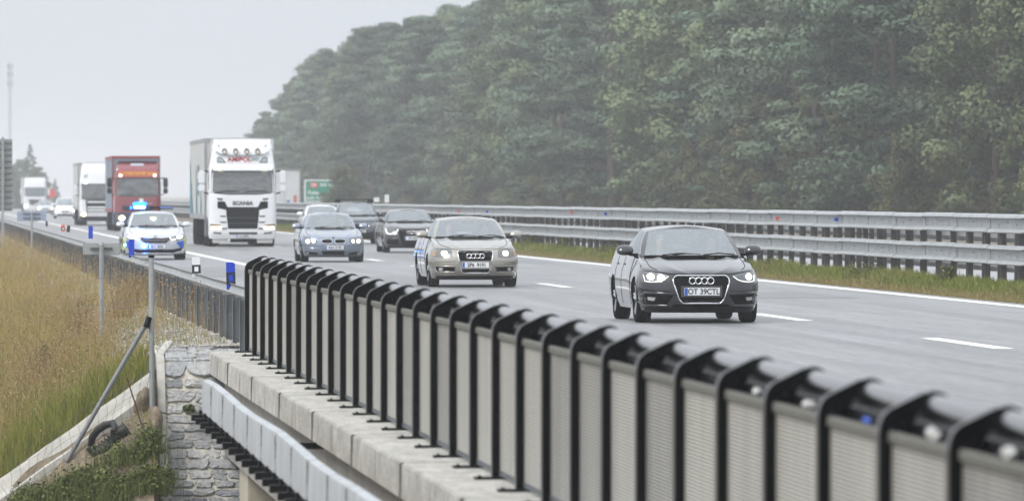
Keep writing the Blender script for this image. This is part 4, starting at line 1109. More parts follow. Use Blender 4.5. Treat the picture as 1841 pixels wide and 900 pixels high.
def plate_obj(sh, parent, x, z, w, h, txt, tx=None, blue=True, sx=.8, yo=.015, glyph_sp=None, size=None):
    y = min(sh.F(x - w / 2 * .2, z), sh.F(x, z)) - yo
    b = MB(); b.box(-w / 2, w / 2, -.006, .006, -h / 2, h / 2); o = b.build('number_plate', M_NUMPLATE, parent, (x, y, z), bevel=.004)
    if blue:
        b = MB(); b.box(-w / 2 + .004, -w / 2 + .048, -.0085, -.0062, -h / 2 + .004, h / 2 - .004); b.build('country_band', M_EU, o)
    text('lettering', txt, size or h * .92, M_TEXTBLK, o, (.022 if blue else 0, -.009, -.002), ext=.001, sx=sx, bold=.0022)
    return o
def rings(sh, parent, x, z, r, t=.011, yo=.02):
    b = MB()
    for k in range(4):
        cx = x + (k - 1.5) * r * 1.52; y = sh.F(x, z) - yo - (.002 if k % 2 else 0)
        b.tube([(cx + (r - t) * math.cos(a), y, z + (r - t) * math.sin(a)) for a in np.linspace(0, 2 * PI, 29)[:-1]], t, 8, closed=True)
    return b.build('badge', M_CHROME, parent, smooth=60)

def car(name, label, px, z_axle, cfg, group='cars on the motorway', road_z=0.0, X=None, reverse=False):
    W, L = cfg['W'] / 2, cfg['L']; ya, wb = cfg.get('fo', .88), cfg['wb']; yb_ = ya + wb; R = cfg.get('R', .325)
    Xc = gx(px, z_axle); Yc = gy(px, z_axle) - ya
    t = thing(name, label, cfg.get('cat', 'car'), (Xc, Yc + L / 2, road_z), 0, None)
    rt = bpy.data.objects.new('x', None)
    ofs = -L / 2
    class Hd: pass
    body = cfg['paint']
    zs = cfg.get('sill', .2); fb = cfg.get('fb', .17)
    zh, zc, zbelt, zdeck = cfg['zhood'], cfg['zcowl'], cfg['zbelt'], cfg['zdeck']
    yc = cfg['ycowl']; ytr = cfg['ytrunk']
    sh = Shell(W, L, cfg.get('n', 3.0), cfg.get('Lf', .80), 3.4, .55,
               cfg.get('yf', [(.1, .12), (.2, .05), (.32, .0), (.5, .0), (.62, .03), (.74, .10), (.86, .26)]),
               cfg.get('ins', [(.1, .09), (.22, .05), (.35, .02), (.5, .004), (.6, .0), (.68, .006), (.78, .026), (.9, .062), (1.0, .098), (1.1, .13)]),
               [(.1, .15), (.3, .03), (.5, .0), (.8, .03), (1.0, .12), (1.2, .2)],
               [(.45, 0), (.6, .012), (.75, .05 * cfg.get('fk', 1)), (.85, .10 * cfg.get('fk', 1)), (1.0, .14 * cfg.get('fk', 1))])
    # everything below is built in body axes (front at y = 0) and shifted to the thing's centre
    made = []
    def keep(o): made.append(o); return o
    Ra = R + .055
    def arch(y):
        z = zs
        for yy in (ya, yb_):
            d = abs(y - yy)
            if d < Ra: z = max(z, R + math.sqrt(Ra * Ra - d * d) - .02)
        return z
    def top(c):
        y = c[1]
        if y <= yc: f = (y / yc); return zh + (zc - .03 - zh) * (f ** .75)
        return float(np.interp(y, [yc, yc + .5, ytr, L - .35, L], [zc - .03, zbelt - .0, zdeck, zdeck - .02, zdeck - .10]))
    dense = [yy + Ra * s_ * k for yy in (ya, yb_) for s_ in (-1, 1) for k in (.3, .55, .75, .88, .95, .985, 1.0, 1.01)]
    cols_ = sh.cols(dense)
    def bot(c): return fb + (max(arch(c[1]), zs) - fb) * (1 - c[2]) if c[2] > 0.02 else (arch(c[1]) if c[3] < .05 else .3)
    for side in (1, -1):
        pass
    b = MB(); Rr = 14
    for side in (1, -1):
        P = []
        for c in cols_:
            z0 = bot(c) if c[1] < ya - Ra or c[2] == 0 else max(bot(c), arch(c[1])); z1 = top(c)
            P.append([sh.P(c, z0 + (z1 - z0) * (i / Rr), side) for i in range(Rr + 1)])
        b.grid(P)
    # bonnet
    fc = [c for c in cols_ if c[1] <= yc + .35 and c[2] >= 0]
    P = []; cr = cfg.get('crown', .055)
    for c in fc:
        z1 = top(c); xe, ye, _ = sh.P(c, z1, 1); row = []
        k = cr * min(1, (xe / W)) ** 1.5
        for u in np.linspace(-1, 1, 17):
            f = 1 - u * u
            z = z1 + k * (f ** .7) + cfg.get('crease', .02) * math.exp(-((abs(u) - .62) / .09) ** 2) * min(1, ye / .3)
            row.append((u * xe, ye - .0 * f, z))
        P.append(row)
    b.grid(P)
    hoodP = P
    # boot
    P = []
    for c in cols_:
        if c[1] >= ytr - .05 and (c[0] >= .999 or c[3] > 0):
            z1 = top(c); xe, ye, _ = sh.P(c, z1, 1); P.append([(u * xe, ye, z1 + .03 * (1 - u * u) * xe / W) for u in np.linspace(-1, 1, 9)])
    if len(P) > 1: b.grid(P)
    bo = keep(b.build('body', body, t, smooth=38, weld=True))
    b = MB()
    for ix in (1, 15):
        pts_ = [Vector(r_[ix]) + Vector((0, 0, .001)) for r_ in hoodP if .25 < r_[0][1] < yc + .1]
        if len(pts_) > 2: b.tube(pts_, .005, 5)
    b.build('bonnet_seam', M_DARK, bo)
    # greenhouse
    g = cfg['g']   # dict
    yA, yb0, zb = g['yA'], g['yb0'], zc
    xA = g['xA']; xt = g['xt']; yt0, yt1 = g['yt0'], g['yt1']; zt0, zt1 = g['zt0'], g['zt1']
    yC, yr0 = g['yC'], g['yr0']; yt2, yt3 = g['yt2'], g['yt3']; xC = g.get('xC', xA + .01); xt2 = g.get('xt2', xt)
    zr = g.get('zr', zt0 - .02); zrear = g.get('zrear', zdeck)
    colsG = []; kind = []
    wf_ = [0, .15, .3, .45, .6, .75, .86, .935, 1.0]
    for f in wf_: colsG.append(((xA * f, yb0 + (yA - yb0) * f ** 2.2, zb + .0 * f), (xt * f, yt0 + (yt1 - yt0) * f ** 2.2, zt0 + (zt1 - zt0) * f ** 2.5)))
    nW = len(wf_)
    sf = [.035, .12, .25, .40, .485, .515, .62, .78, .93, 1.0]
    for f in sf:
        colsG.append(((xA + (xC - xA) * f + .03 * math.sin(f * PI), yA + (yC - yA) * f, zb - .01 + (g.get('zbr', zbelt) - zb) * f), (xt + (xt2 - xt) * f + .02 * math.sin(f * PI), yt1 + (yt2 - yt1) * f, zt1 + .035 * math.sin(f * PI * .9) + (zr - zt1 - .03) * f)))
    nS_ = len(sf)
    for f in wf_[::-1][1:]:
        colsG.append(((xC * f, yr0 + (yC - yr0) * f ** 2.2, zrear), (xt2 * f, yt3 + (yt2 - yt3) * f ** 2.2, zr - .03 * (f ** 2) + 0)))
    rv = [0, .035, .2, .4, .6, .8, .93, 1.0]
    def gp(ci, v, side):
        a, c_ = colsG[ci]; bul = .035 * math.sin(v * PI)
        nx = 1 if nW - 1 <= ci < nW + nS_ else .0
        x = a[0] + (c_[0] - a[0]) * v; y = a[1] + (c_[1] - a[1]) * v; z = a[2] + (c_[2] - a[2]) * v
        return (side * (x + bul * .8 * nx), y - (bul * .5 if ci < nW else (-bul * .5 if ci >= nW + nS_ else 0)), z + bul * .35)
    roof = MB(); ws = MB(); rw = MB(); sws = []
    nC = len(colsG); nR = len(rv)
    def isglass(i, j):
        if not (1 <= j < nR - 2): return None
        if i < nW - 2: return 'w'
        k = i - nW
        if 0 <= k < nS_ - 1 and k not in (4,) and not (k == nS_ - 2): return 's0' if k < 4 else 's1'
        if i >= nW + nS_ - 1 + 1: return 'r'
        return None
    sd = {('s0', 1): MB(), ('s0', -1): MB(), ('s1', 1): MB(), ('s1', -1): MB()}
    for side in (1, -1):
        for i in range(nC - 1):
            for j in range(nR - 1):
                q = [gp(i, rv[j], side), gp(i + 1, rv[j], side), gp(i + 1, rv[j + 1], side), gp(i, rv[j + 1], side)]
                kg = isglass(i, j)
                tgt = roof if kg is None else (ws if kg == 'w' else (rw if kg == 'r' else sd[(kg, side)]))
                tgt.add(q, [(0, 1, 2, 3)])
    # roof skin across the top edge
    P = []
    for ci in range(nC):
        x, y, z = gp(ci, 1.0, 1); P.append([(u * x, y, z + g.get('rc', .045) * (1 - u * u) * min(1, x / xt)) for u in np.linspace(-1, 1, 11)])
    roof.grid(P)
    keep(roof.build('roof', cfg.get('roofpaint', body), t, smooth=35, weld=True))
    wso = keep(ws.build('windscreen', M_GLASS, t, smooth=60, weld=True))
    keep(rw.build('rear_window', M_SGLASS, t, smooth=60, weld=True))
    for kk, mb in sd.items(): keep(mb.build('side_window', M_SGLASS, t, smooth=60, weld=True))
    # black windscreen edge band and wipers
    b = MB()
    bp = [Vector(gp(i, .02, s_)) for s_, rg in ((-1, range(nW - 2, 0, -1)), (1, range(0, nW - 1))) for i in rg]
    b.tube([p + Vector((0, -.012, .004)) for p in bp], .014, 5); b.build('wiper_cowl', M_PLASTIC, wso)
    b = MB()
    for x0, x1 in ((-.45, .12), (.15, .62)):
        b.tube([(x0, yb0 + .05 + .1 * abs(x0), zb + .03), ((x0 + x1) / 2, yb0 + .10, zb + .055), (x1, yb0 + .06 + .12 * abs(x1), zb + .035)], .009, 5)
    b.build('wiper', M_PLASTIC, wso)
    # underbody and cabin tub
    b = MB(); b.box(-W + .16, W - .16, .55, L - .4, .19, .34); b.box(-W + .34, W - .34, ya - .32, ya + .34, .3, zc - .16); b.box(-W + .34, W - .34, yb_ - .34, L - .3, .3, zdeck - .12)
    keep(b.build('underbody', M_DARK, t))
    b = MB(); b.box(-W + .12, W - .12, yA - .25, yA + .18, zc - .4, zc - .035); b.box(-W + .2, W - .2, yb0 + .15, yA, zc - .3, zc - .045)
    for sx in (-1, 1): b.box(sx * (W - .14) - .03, sx * (W - .14) + .03, yA, yC, .35, zbelt - .04)
    b.box(-W + .18, W - .18, yC - .35, yC + .25, .4, zdeck - .08); keep(b.build('dashboard', M_INT, t, bevel=.03))
    ys = yA + .62
    for sx in (-.37, .37):
        b = MB(); b.box(sx - .24, sx + .24, ys - .35, ys + .18, .38, .52); b.prism([(ys + .10, .5), (ys + .22, .5), (ys + .40, 1.1), (ys + .30, 1.12)], sx - .235, sx + .235, 'x'); b.box(sx - .13, sx + .13, ys + .33, ys + .42, 1.13, 1.30)
        keep(b.build('seat', M_SEAT, t, bevel=.04))
    b = MB(); b.box(-.62, .62, yb_ - .55, yb_ - .1, .42, .6); b.prism([(yb_ - .22, .6), (yb_ - .1, .6), (yb_ + .06, 1.02), (yb_ - .06, 1.04)], -.62, .62, 'x')
    for sx in (-.38, .38): b.box(sx - .12, sx + .12, yb_ - .03, yb_ + .05, 1.02, 1.16)
    keep(b.build('rear_bench', M_SEAT, t, bevel=.03))
    b = MB(); b.tube([(.37 + .185 * math.cos(a), yA + .27 + .06 * math.sin(a), zc - .08 + .17 * math.sin(a)) for a in np.linspace(0, 2 * PI, 25)[:-1]], .014, 6, closed=True); keep(b.build('steering_wheel', M_PLASTIC, t))
    b = MB(); b.box(-.11, .11, yt0 - .10, yt0 - .07, zt0 - .12, zt0 - .05); b.tube([(0, yt0 - .08, zt0 - .06), (0, yt0 - .02, zt0 - .02)], .015, 6); keep(b.build('inner_mirror', M_PLASTIC, t, bevel=.01))
    # mirrors
    zm = cfg.get('zmir', zc + .10); xm = W + .04
    for s_ in (-1, 1):
        b = MB(); P = []
        for a in np.linspace(0, PI, 9):
            P.append([(s_ * (xm + .0 + .125 * math.cos(a)), yA + .22 - .085 * math.sin(a) * max(0, math.cos(q)) + .03 * math.sin(q), zm + .078 * math.sin(a) ** .6 * math.sin(q) + .012) for q in np.linspace(-PI / 2, PI * 1.5, 13)])
        b.grid(P)
        mo = keep(b.build('mirror', cfg.get('mirpaint', body), t, smooth=60))
        b = MB(); b.box(min(s_ * (W - .16), s_ * (W - .02)), max(s_ * (W - .16), s_ * (W - .02)), yA + .17, yA + .26, zm - .075, zm - .035); b.build('mirror_arm', M_PLASTIC, mo, bevel=.01)
    # door handles and seams (foreshortened in view)
    for s_ in (-1, 1):
        for yd in (yA + 1.05, yA + 1.95):
            b = MB(); x_ = s_ * (sh.hw(zbelt - .13) + .012); b.box(min(x_, x_ - s_ * .03), max(x_, x_ - s_ * .03), yd - .1, yd + .1, zbelt - .15, zbelt - .115); keep(b.build('door_handle', cfg.get('handle', body), t, bevel=.008))
        b = MB()
        for yd in (yA - .02, yA + 1.15, yA + 2.05): b.tube([(s_ * (sh.hw(z) - .001), yd + .03 * math.sin(z * 4), z) for z in np.linspace(zs + .06, zbelt - .02, 8)], .005, 4)
        keep(b.build('door_seam', M_DARK, t))
    # wheels
    tw = cfg.get('tw', .225)
    for s_ in (-1, 1):
        for yy in (ya, yb_): keep(wheel(t, s_ * (W - tw / 2 - .025), yy, R, tw, s_, cfg.get('spokes', 5)))
    for yy in (ya, yb_):
        b = MB(); b.box(-W + .29, W - .29, yy - .3, yy + .3, .22, .6); keep(b.build('axle_beam', M_DARK, t))
    cfg['front'](sh, t, keep)
    for o in t.children:
        o.location.y += ofs
    return t, sh

# ---------------------------------------------------------------- people
M_SKIN = mat('skin', (.45, .27, .19), .55)
def person(label, loc, shirt, hair, lean=0.0, arms=True, scale=1.0):
    """seated figure, one continuous skinned body: origin at the hips"""
    me = bpy.data.meshes.new('person')
    V = [(0, 0, .0), (0, .03, .2), (0, .04, .42), (0, .03, .52), (0, .01, .58), (0, -.01, .68), (0, -.005, .78),
         (.17, .03, .44), (.23, -.08, .24), (.19, -.34, .28), (.17, -.42, .31), (-.17, .03, .44), (-.23, -.08, .24), (-.19, -.34, .28), (-.17, -.42, .31),
         (.10, -.1, -.02), (.12, -.48, .06), (.12, -.62, -.3), (-.10, -.1, -.02), (-.12, -.48, .06), (-.12, -.62, -.3)]
    E = [(0, 1), (1, 2), (2, 3), (3, 4), (4, 5), (5, 6), (2, 7), (7, 8), (8, 9), (9, 10), (2, 11), (11, 12), (12, 13), (13, 14), (0, 15), (15, 16), (16, 17), (0, 18), (18, 19), (19, 20)]
    Rr = [.14, .14, .135, .065, .055, .088, .07, .075, .05, .036, .035, .075, .05, .036, .035, .09, .07, .05, .09, .07, .05]
    me.from_pydata(V, E, []); o = bpy.data.objects.new('person', me); COL.objects.link(o)
    md = o.modifiers.new('s', 'SKIN'); sd_ = me.skin_vertices[0].data
    for i, r in enumerate(Rr): sd_[i].radius = (r * (1.15 if i < 3 else (.86 if i in (5, 6) else 1)), r)
    sd_[0].use_root = True
    o.modifiers.new('ss', 'SUBSURF').levels = 2
    dg = bpy.context.evaluated_depsgraph_get(); m2 = bpy.data.meshes.new_from_object(o.evaluated_get(dg)); bpy.data.objects.remove(o)
    m2.name = 'person'; m2.materials.clear(); m2.materials.append(shirt); m2.materials.append(M_SKIN)
    for p in m2.polygons:
        c = p.center; p.material_index = 1 if (c.z > .535 or (c.y < -.36 and .2 < c.z)) else 0; p.use_smooth = True
    for v in m2.vertices:      # face: brow, nose, chin
        x, y, z = v.co
        if z > .6 and y < -.06: v.co.y -= .022 * math.exp(-(x / .022) ** 2 - ((z - .695) / .03) ** 2) - .012 * math.exp(-((abs(x) - .035) / .02) ** 2 - ((z - .725) / .015) ** 2)
    ob = link('person', m2, None, loc); ob.scale = (scale,) * 3; ob.rotation_euler = (0, 0, lean)
    b = MB(); P = []
    for a in np.linspace(0, PI * .62, 8):
        P.append([(.094 * math.sin(a) * math.cos(q), .012 + .108 * math.sin(a) * math.sin(q) + .012, .725 + .115 * math.cos(a) - (.03 if math.sin(q) > 0 else -.03) * math.sin(a)) for q in np.linspace(0, 2 * PI, 17)])
    b.grid(P); b.build('hair', hair, ob, smooth=60)
    tag(ob, label, 'person'); return ob
def seat_person(carobj, cfg, driver, label, shirt, hair):
    yA = cfg['g']['yA']; L = cfg['L']
    return person(label, (carobj.location.x + (.37 if driver else -.37), carobj.location.y - L / 2 + yA + .66, .5), shirt, hair)

# ---------------------------------------------------------------- fronts
def G0(**k):
    d = dict(yA=1.36, yb0=1.02, xA=.745, xt=.585, yt0=1.92, yt1=2.02, zt0=1.375, zt1=1.335, yC=3.75, yr0=4.05, yt2=3.25, yt3=3.45, xC=.72, xt2=.53, rc=.05)
    d.update(k); return d

def front_a4(sh, t, keep):
    gpoly = rp([(-.365, .695), (.365, .695), (.415, .645), (.405, .575), (.325, .345), (.275, .292), (-.275, .292), (-.325, .345), (-.405, .575), (-.415, .645)], .03, 3)
    gr_ = keep(decal(sh, gpoly, .004, M_DARK, 'grille', t, .05))
    bead(sh, gpoly, .0115, .012, M_CHROME, 'grille_frame', gr_)
    bars(sh, (.385, .42, .455, .49, .525, .56, .595, .63, .665), lambda z: float(np.interp(z, [.30, .345, .575, .645, .69], [.27, .315, .39, .40, .36])), .012, .010, M_PLASTIC, 'grille_bars', gr_)
    b = MB(); b.box(-.30, .30, sh.F(0, .45) - .014, sh.F(0, .45) + .01, .385, .545); b.build('plate_holder', mat('holder', (.05, .052, .055), .5), gr_)
    rings(sh, gr_, 0, .617, .058)
    keep(plate_obj(sh, t, .005, .462, .52, .112, 'OT 39CTL', sx=.92, yo=.022, size=.112))
    for s_, m in ((1, lambda p: p), (-1, mir)):
        hl = keep(decal(sh, m(rp([(.452, .69), (.60, .728), (.70, .752), (.80, .752), (.835, .70), (.842, .60), (.72, .585), (.60, .592), (.52, .63)], .02, 3)), .006, M_LENS, 'headlight', t, .04))
        bead(sh, m([(.475, .682), (.54, .632), (.62, .607), (.72, .60), (.80, .612), (.812, .70)]), .006, .012, M_LITD, 'light_strip', hl, closed=False)
        decal(sh, m([(.72 + .048 * math.cos(a), .678 + .046 * math.sin(a)) for a in np.linspace(0, 2 * PI, 17)[:-1]]), .013, M_LIT, 'lamp', hl, .01); decal(sh, m(rp([(.53, .685), (.62, .70), (.63, .645), (.56, .645)], .015, 3)), .010, M_LENSDK, 'dark_inner', hl, .01)
        fi = keep(decal(sh, m(rp([(.405, .41), (.80, .425), (.825, .36), (.815, .275), (.50, .275)], .02, 3)), .004, M_DARK, 'fog_intake', t, .05))
        decal(sh, m(rp([(.66, .375), (.77, .385), (.765, .335), (.68, .325)], .012, 3)), .010, M_FOG, 'fog_lamp', fi, .01)
        bars(sh, (.30, .345, .39), lambda z: 0, .01, .01, M_PLASTIC, 'slats', fi) if False else None
        keep(bead(sh, m([(.38, .43), (.60, .435), (.80, .445), (.85, .40)]), .016, .002, sh.paint, 'bumper_crease', t, closed=False))
        keep(bead(sh, m([(.48, .255), (.64, .258), (.82, .262), (.872, .31)]), .014, .006, sh.paint, 'bumper_edge', t, closed=False))
    keep(decal(sh, rp([(-.80, .232), (.80, .232), (.78, .155), (-.78, .155)], .02, 2), .012, M_PLASTIC, 'bumper_lip', t, .12))
    keep(decal(sh, rp([(-.40, .272), (.40, .272), (.44, .236), (-.44, .236)], .01, 2), .006, M_DARK, 'lower_intake', t, .05))
    # bonnet crease and shut line
    keep(bead(sh, [(-.80, .765), (-.6, .742), (-.44, .716), (.44, .716), (.6, .742), (.80, .765)], .004, .002, M_DARK, 'bonnet_gap', t, closed=False))

def front_a6(sh, t, keep):
    gpoly = rp([(-.34, .752), (.34, .752), (.36, .72), (.35, .62), (.285, .33), (.255, .292), (-.255, .292), (-.285, .33), (-.35, .62), (-.36, .72)], .03, 3)
    gr_ = keep(decal(sh, gpoly, .004, M_DARK, 'grille', t, .05))
    bead(sh, gpoly, .012, .012, M_CHROME, 'grille_frame', gr_)
    bars(sh, (.32, .345, .37, .395, .56, .585, .61, .635, .66, .685, .71), lambda z: float(np.interp(z, [.3, .62, .72], [.24, .33, .335])), .010, .009, M_PLASTIC, 'grille_bars', gr_)
    b = MB(); b.box(-.34, .34, sh.F(0, .45) - .012, sh.F(0, .45) + .012, .375, .54); b.build('plate_holder', sh.paint, gr_)
    rings(sh, gr_, 0, .635, .058)
    keep(plate_obj(sh, t, 0, .455, .54, .113, '2P6  9191', sx=.84, yo=.022, size=.112))
    for s_, m in ((1, lambda p: p), (-1, mir)):
        hl = keep(decal(sh, m(rp([(.475, .765), (.66, .785), (.81, .775), (.865, .72), (.868, .62), (.70, .605), (.462, .612)], .025, 3)), .006, M_LENS, 'headlight', t, .04))
        decal(sh, m(rp([(.56, .735), (.68, .74), (.685, .645), (.575, .64)], .045, 4)), .013, M_LITW, 'lamp', hl, .01)
        decal(sh, m(rp([(.78, .75), (.85, .72), (.855, .64), (.79, .635)], .015, 3)), .012, M_AMBER, 'indicator', hl, .01)
        fi = keep(decal(sh, m(rp([(.405, .425), (.80, .432), (.79, .35), (.765, .315), (.42, .312)], .02, 3)), .004, M_DARK, 'fog_intake', t, .05))
        bead(sh, m(rp([(.405, .425), (.80, .432), (.79, .35), (.765, .315), (.42, .312)], .02, 3)), .010, .006, sh.paint, 'intake_frame', fi)
        decal(sh, m(rp([(.66, .405), (.74, .405), (.74, .335), (.66, .335)], .034, 5)), .012, M_FOG, 'fog_lamp', fi, .01)
    keep(decal(sh, rp([(-.80, .235), (.80, .235), (.77, .155), (-.77, .155)], .02, 2), .010, M_PLASTIC, 'bumper_lip', t, .12))
    keep(bead(sh, [(-.82, .79), (-.5, .785), (-.38, .772), (.38, .772), (.5, .785), (.82, .79)], .004, .002, M_DARK, 'bonnet_gap', t, closed=False))
    keep(bead(sh, [(-.88, .50), (-.6, .52), (-.38, .53)], .004, .002, M_DARK, 'bumper_line', t, closed=False)); keep(bead(sh, [(.88, .50), (.6, .52), (.38, .53)], .004, .002, M_DARK, 'bumper_line', t, closed=False))

def front_bmw(sh, t, keep):
    for s_, m in ((1, lambda p: p), (-1, mir)):
        kp = m(rp([(.03, .625), (.10, .648), (.30, .642), (.345, .60), (.31, .528), (.10, .515), (.045, .54)], .03, 4))
        kd = keep(decal(sh, kp, .006, M_DARK, 'grille', t, .05)); bead(sh, kp, .014, .010, M_CHROME, 'grille_frame', kd)
        hl = keep(decal(sh, m(rp([(.455, .64), (.62, .668), (.80, .69), (.855, .66), (.84, .56), (.66, .515), (.48, .52)], .03, 4)), .006, M_LENS, 'headlight', t, .04))
        for cx, rr, mm in ((.56, .042, M_LITW), (.715, .052, M_LIT)):
            decal(sh, m([(cx + rr * math.cos(a), .59 + rr * math.sin(a)) for a in np.linspace(0, 2 * PI, 17)[:-1]]), .014, mm, 'lamp', hl, .01)
        fi = keep(decal(sh, m(rp([(.40, .235), (.50, .275), (.76, .305), (.80, .25), (.72, .205), (.44, .195)], .03, 3)), .004, M_DARK, 'fog_intake', t, .05))
        decal(sh, m([(.72 + .035 * math.cos(a), .25 + .035 * math.sin(a)) for a in np.linspace(0, 2 * PI, 13)[:-1]]), .012, M_FOG, 'fog_lamp', fi, .01)
        keep(bead(sh, m([(.30, .40), (.35, .31), (.41, .22), (.46, .18)]), .018, .0, sh.paint, 'bumper_crease', t, closed=False))
        keep(bead(sh, m([(.40, .40), (.6, .39), (.85, .44)]), .010, .0, sh.paint, 'bumper_crease', t, closed=False))
    keep(decal(sh, rp([(-.33, .315), (.33, .315), (.29, .20), (-.29, .20)], .03, 3), .004, M_DARK, 'lower_intake', t, .05))
    keep(plate_obj(sh, t, .02, .412, .52, .11, '4A3 2190', sx=.88, yo=.022, size=.108))
    keep(decal(sh, rp([(-.80, .175), (.80, .175), (.77, .14), (-.77, .14)], .01, 2), .006, M_PLASTIC, 'bumper_lip', t, .1))
    b = MB(); b.lathe([(0, .030), (-.006, .030), (-.009, .0)], 20, 'y', (0, sh.F(0, .685) - .003, .685)); keep(b.build('badge', mat('roundel', (.10, .14, .24), .3, metal=.5), t))
    keep(bead(sh, [(-.80, .71), (-.45, .665), (-.1, .668), (.1, .668), (.45, .665), (.80, .71)], .004, .002, M_DARK, 'bonnet_gap', t, closed=False))

def front_a6b(sh, t, keep):
    gpoly = rp([(-.40, .765), (.40, .765), (.455, .71), (.44, .60), (.34, .29), (.29, .225), (-.29, .225), (-.34, .29), (-.44, .60), (-.455, .71)], .03, 3)
    gr_ = keep(decal(sh, gpoly, .004, M_DARK, 'grille', t, .05)); bead(sh, gpoly, .008, .010, M_BLACK, 'grille_frame', gr_)
    bars(sh, (.30, .35, .57, .61, .65, .69, .73), lambda z: float(np.interp(z, [.25, .6, .72], [.29, .42, .43])), .010, .009, M_PLASTIC, 'grille_bars', gr_)
    rings(sh, gr_, 0, .662, .060)
    keep(plate_obj(sh, t, 0, .475, .53, .125, '7P2 4418', sx=.8, yo=.022, size=.112))
    for s_, m in ((1, lambda p: p), (-1, mir)):
        hl = keep(decal(sh, m(rp([(.47, .755), (.66, .775), (.82, .79), (.87, .74), (.86, .60), (.70, .575), (.50, .625)], .025, 3)), .006, M_LENSDK, 'headlight', t, .04))
        bead(sh, m([(.475, .765), (.50, .69), (.60, .665), (.66, .615), (.78, .615), (.83, .66), (.85, .775)]), .017, .014, M_LITD, 'light_strip', hl, closed=False)
        fi = keep(decal(sh, m(rp([(.44, .43), (.80, .45), (.84, .36), (.80, .27), (.48, .26)], .02, 3)), .004, M_DARK, 'fog_intake', t, .05))
        bead(sh, m([(.44, .445), (.80, .465)]), .012, .008, sh.paint, 'intake_frame', fi, closed=False)
    keep(decal(sh, rp([(-.82, .215), (.82, .215), (.79, .15), (-.79, .15)], .02, 2), .010, M_PLASTIC, 'bumper_lip', t, .12))

def front_suv(sh, t, keep):
    gpoly = rp([(-.36, .80), (.36, .80), (.40, .70), (.36, .60), (-.36, .60), (-.40, .70)], .03, 3)
    gr_ = keep(decal(sh, gpoly, .006, M_DARK, 'grille', t, .05)); bead(sh, gpoly, .012, .010, M_CHROME, 'grille_frame', gr_)
    keep(plate_obj(sh, t, 0, .50, .52, .11, '5AL 7062', sx=.88, yo=.022, size=.105))
    for s_, m in ((1, lambda p: p), (-1, mir)):
        hl = keep(decal(sh, m(rp([(.44, .80), (.62, .85), (.82, .88), (.85, .78), (.66, .70), (.46, .70)], .03, 3)), .006, M_LENS, 'headlight', t, .04))
        decal(sh, m([(.66 + .05 * math.cos(a), .77 + .05 * math.sin(a)) for a in np.linspace(0, 2 * PI, 13)[:-1]]), .014, M_LENSDK, 'lamp', hl, .01)
        keep(decal(sh, m(rp([(.44, .40), (.78, .42), (.78, .32), (.48, .30)], .02, 3)), .004, M_DARK, 'fog_intake', t, .05))
    keep(decal(sh, rp([(-.84, .52), (-.5, .45), (.5, .45), (.84, .52), (.80, .23), (-.80, .23)], .02, 2), .003, M_PLASTIC, 'bumper_lip', t, .1))

def front_skoda(sh, t, keep):
    gpoly = rp([(-.44, .655), (-.15, .632), (0, .655), (.15, .632), (.44, .655), (.41, .56), (.30, .475), (-.30, .475), (-.41, .56)], .02, 3)
    gr_ = keep(decal(sh, gpoly, .006, M_DARK, 'grille', t, .05)); bead(sh, gpoly, .010, .011, M_CHROME, 'grille_frame', gr_)
    b = MB()
    for x in np.linspace(-.36, .36, 17):
        z1 = .62; z0 = .50 if abs(x) < .3 else .56; b.box(x - .008, x + .008, sh.F(x, .56) - .012, sh.F(x, .56), z0, z1)
    b.build('grille_bars', M_RIM, gr_)
    keep(plate_obj(sh, t, .02, .385, .52, .112, '8U1 3652', sx=.88, yo=.022, size=.105))
    for s_, m in ((1, lambda p: p), (-1, mir)):
        hl = keep(decal(sh, m(rp([(.455, .655), (.66, .71), (.84, .765), (.875, .70), (.84, .60), (.62, .55), (.44, .545)], .03, 3)), .006, M_LENS, 'headlight', t, .04))
        decal(sh, m(rp([(.62, .69), (.79, .72), (.80, .645), (.64, .615)], .045, 4)), .014, M_LIT, 'lamp', hl, .01)
        decal(sh, m(rp([(.46, .61), (.60, .625), (.60, .575), (.45, .555)], .02, 4)), .012, M_LITD, 'light_strip', hl, .01)
        keep(decal(sh, m(rp([(.60, .52), (.88, .575), (.89, .36), (.74, .345)], .01, 2)), .004, MATS['police_blue'], 'blue_stripe', t, .004))
        keep(decal(sh, m(rp([(.845, .60), (.928, .66), (.93, .28), (.86, .29)], .008, 2)), .007, MATS['police_yellow'], 'yellow_stripe', t, .004))
    keep(decal(sh, rp([(-.72, .345), (-.5, .30), (.5, .30), (.72, .345), (.80, .36), (.76, .26), (.5, .205), (-.5, .205), (-.76, .26), (-.80, .36)], .02, 3), .005, M_DARK, 'lower_intake', t, .05))
    keep(bead(sh, [(-.82, .27), (-.5, .185), (.5, .185), (.82, .27)], .012, .008, M_CHROME, 'bumper_edge', t, closed=False))
    keep(decal(sh, rp([(-.78, .165), (.78, .165), (.76, .135), (-.76, .135)], .01, 2), .004, M_PLASTIC, 'bumper_lip', t, .1))
    for cx, cz, rr in ((-.335, .40, .055), (-.925, .43, .035)):
        fl = keep(decal(sh, [(cx + rr * 1.25 * math.cos(a), cz + rr * math.sin(a)) for a in np.linspace(0, 2 * PI, 17)[:-1]] if cx > -.6 else [(-.88 + .03 * math.cos(a), cz + rr * math.sin(a)) for a in np.linspace(0, 2 * PI, 17)[:-1]], .03, M_BEACC, 'flash_lamp', t, .012))
    b = MB(); b.lathe([(0, .04), (-.008, .036), (-.01, .0)], 20, 'y', (0, sh.F(0, .69) - .006, .69)); keep(b.build('badge', M_CHROME, t))

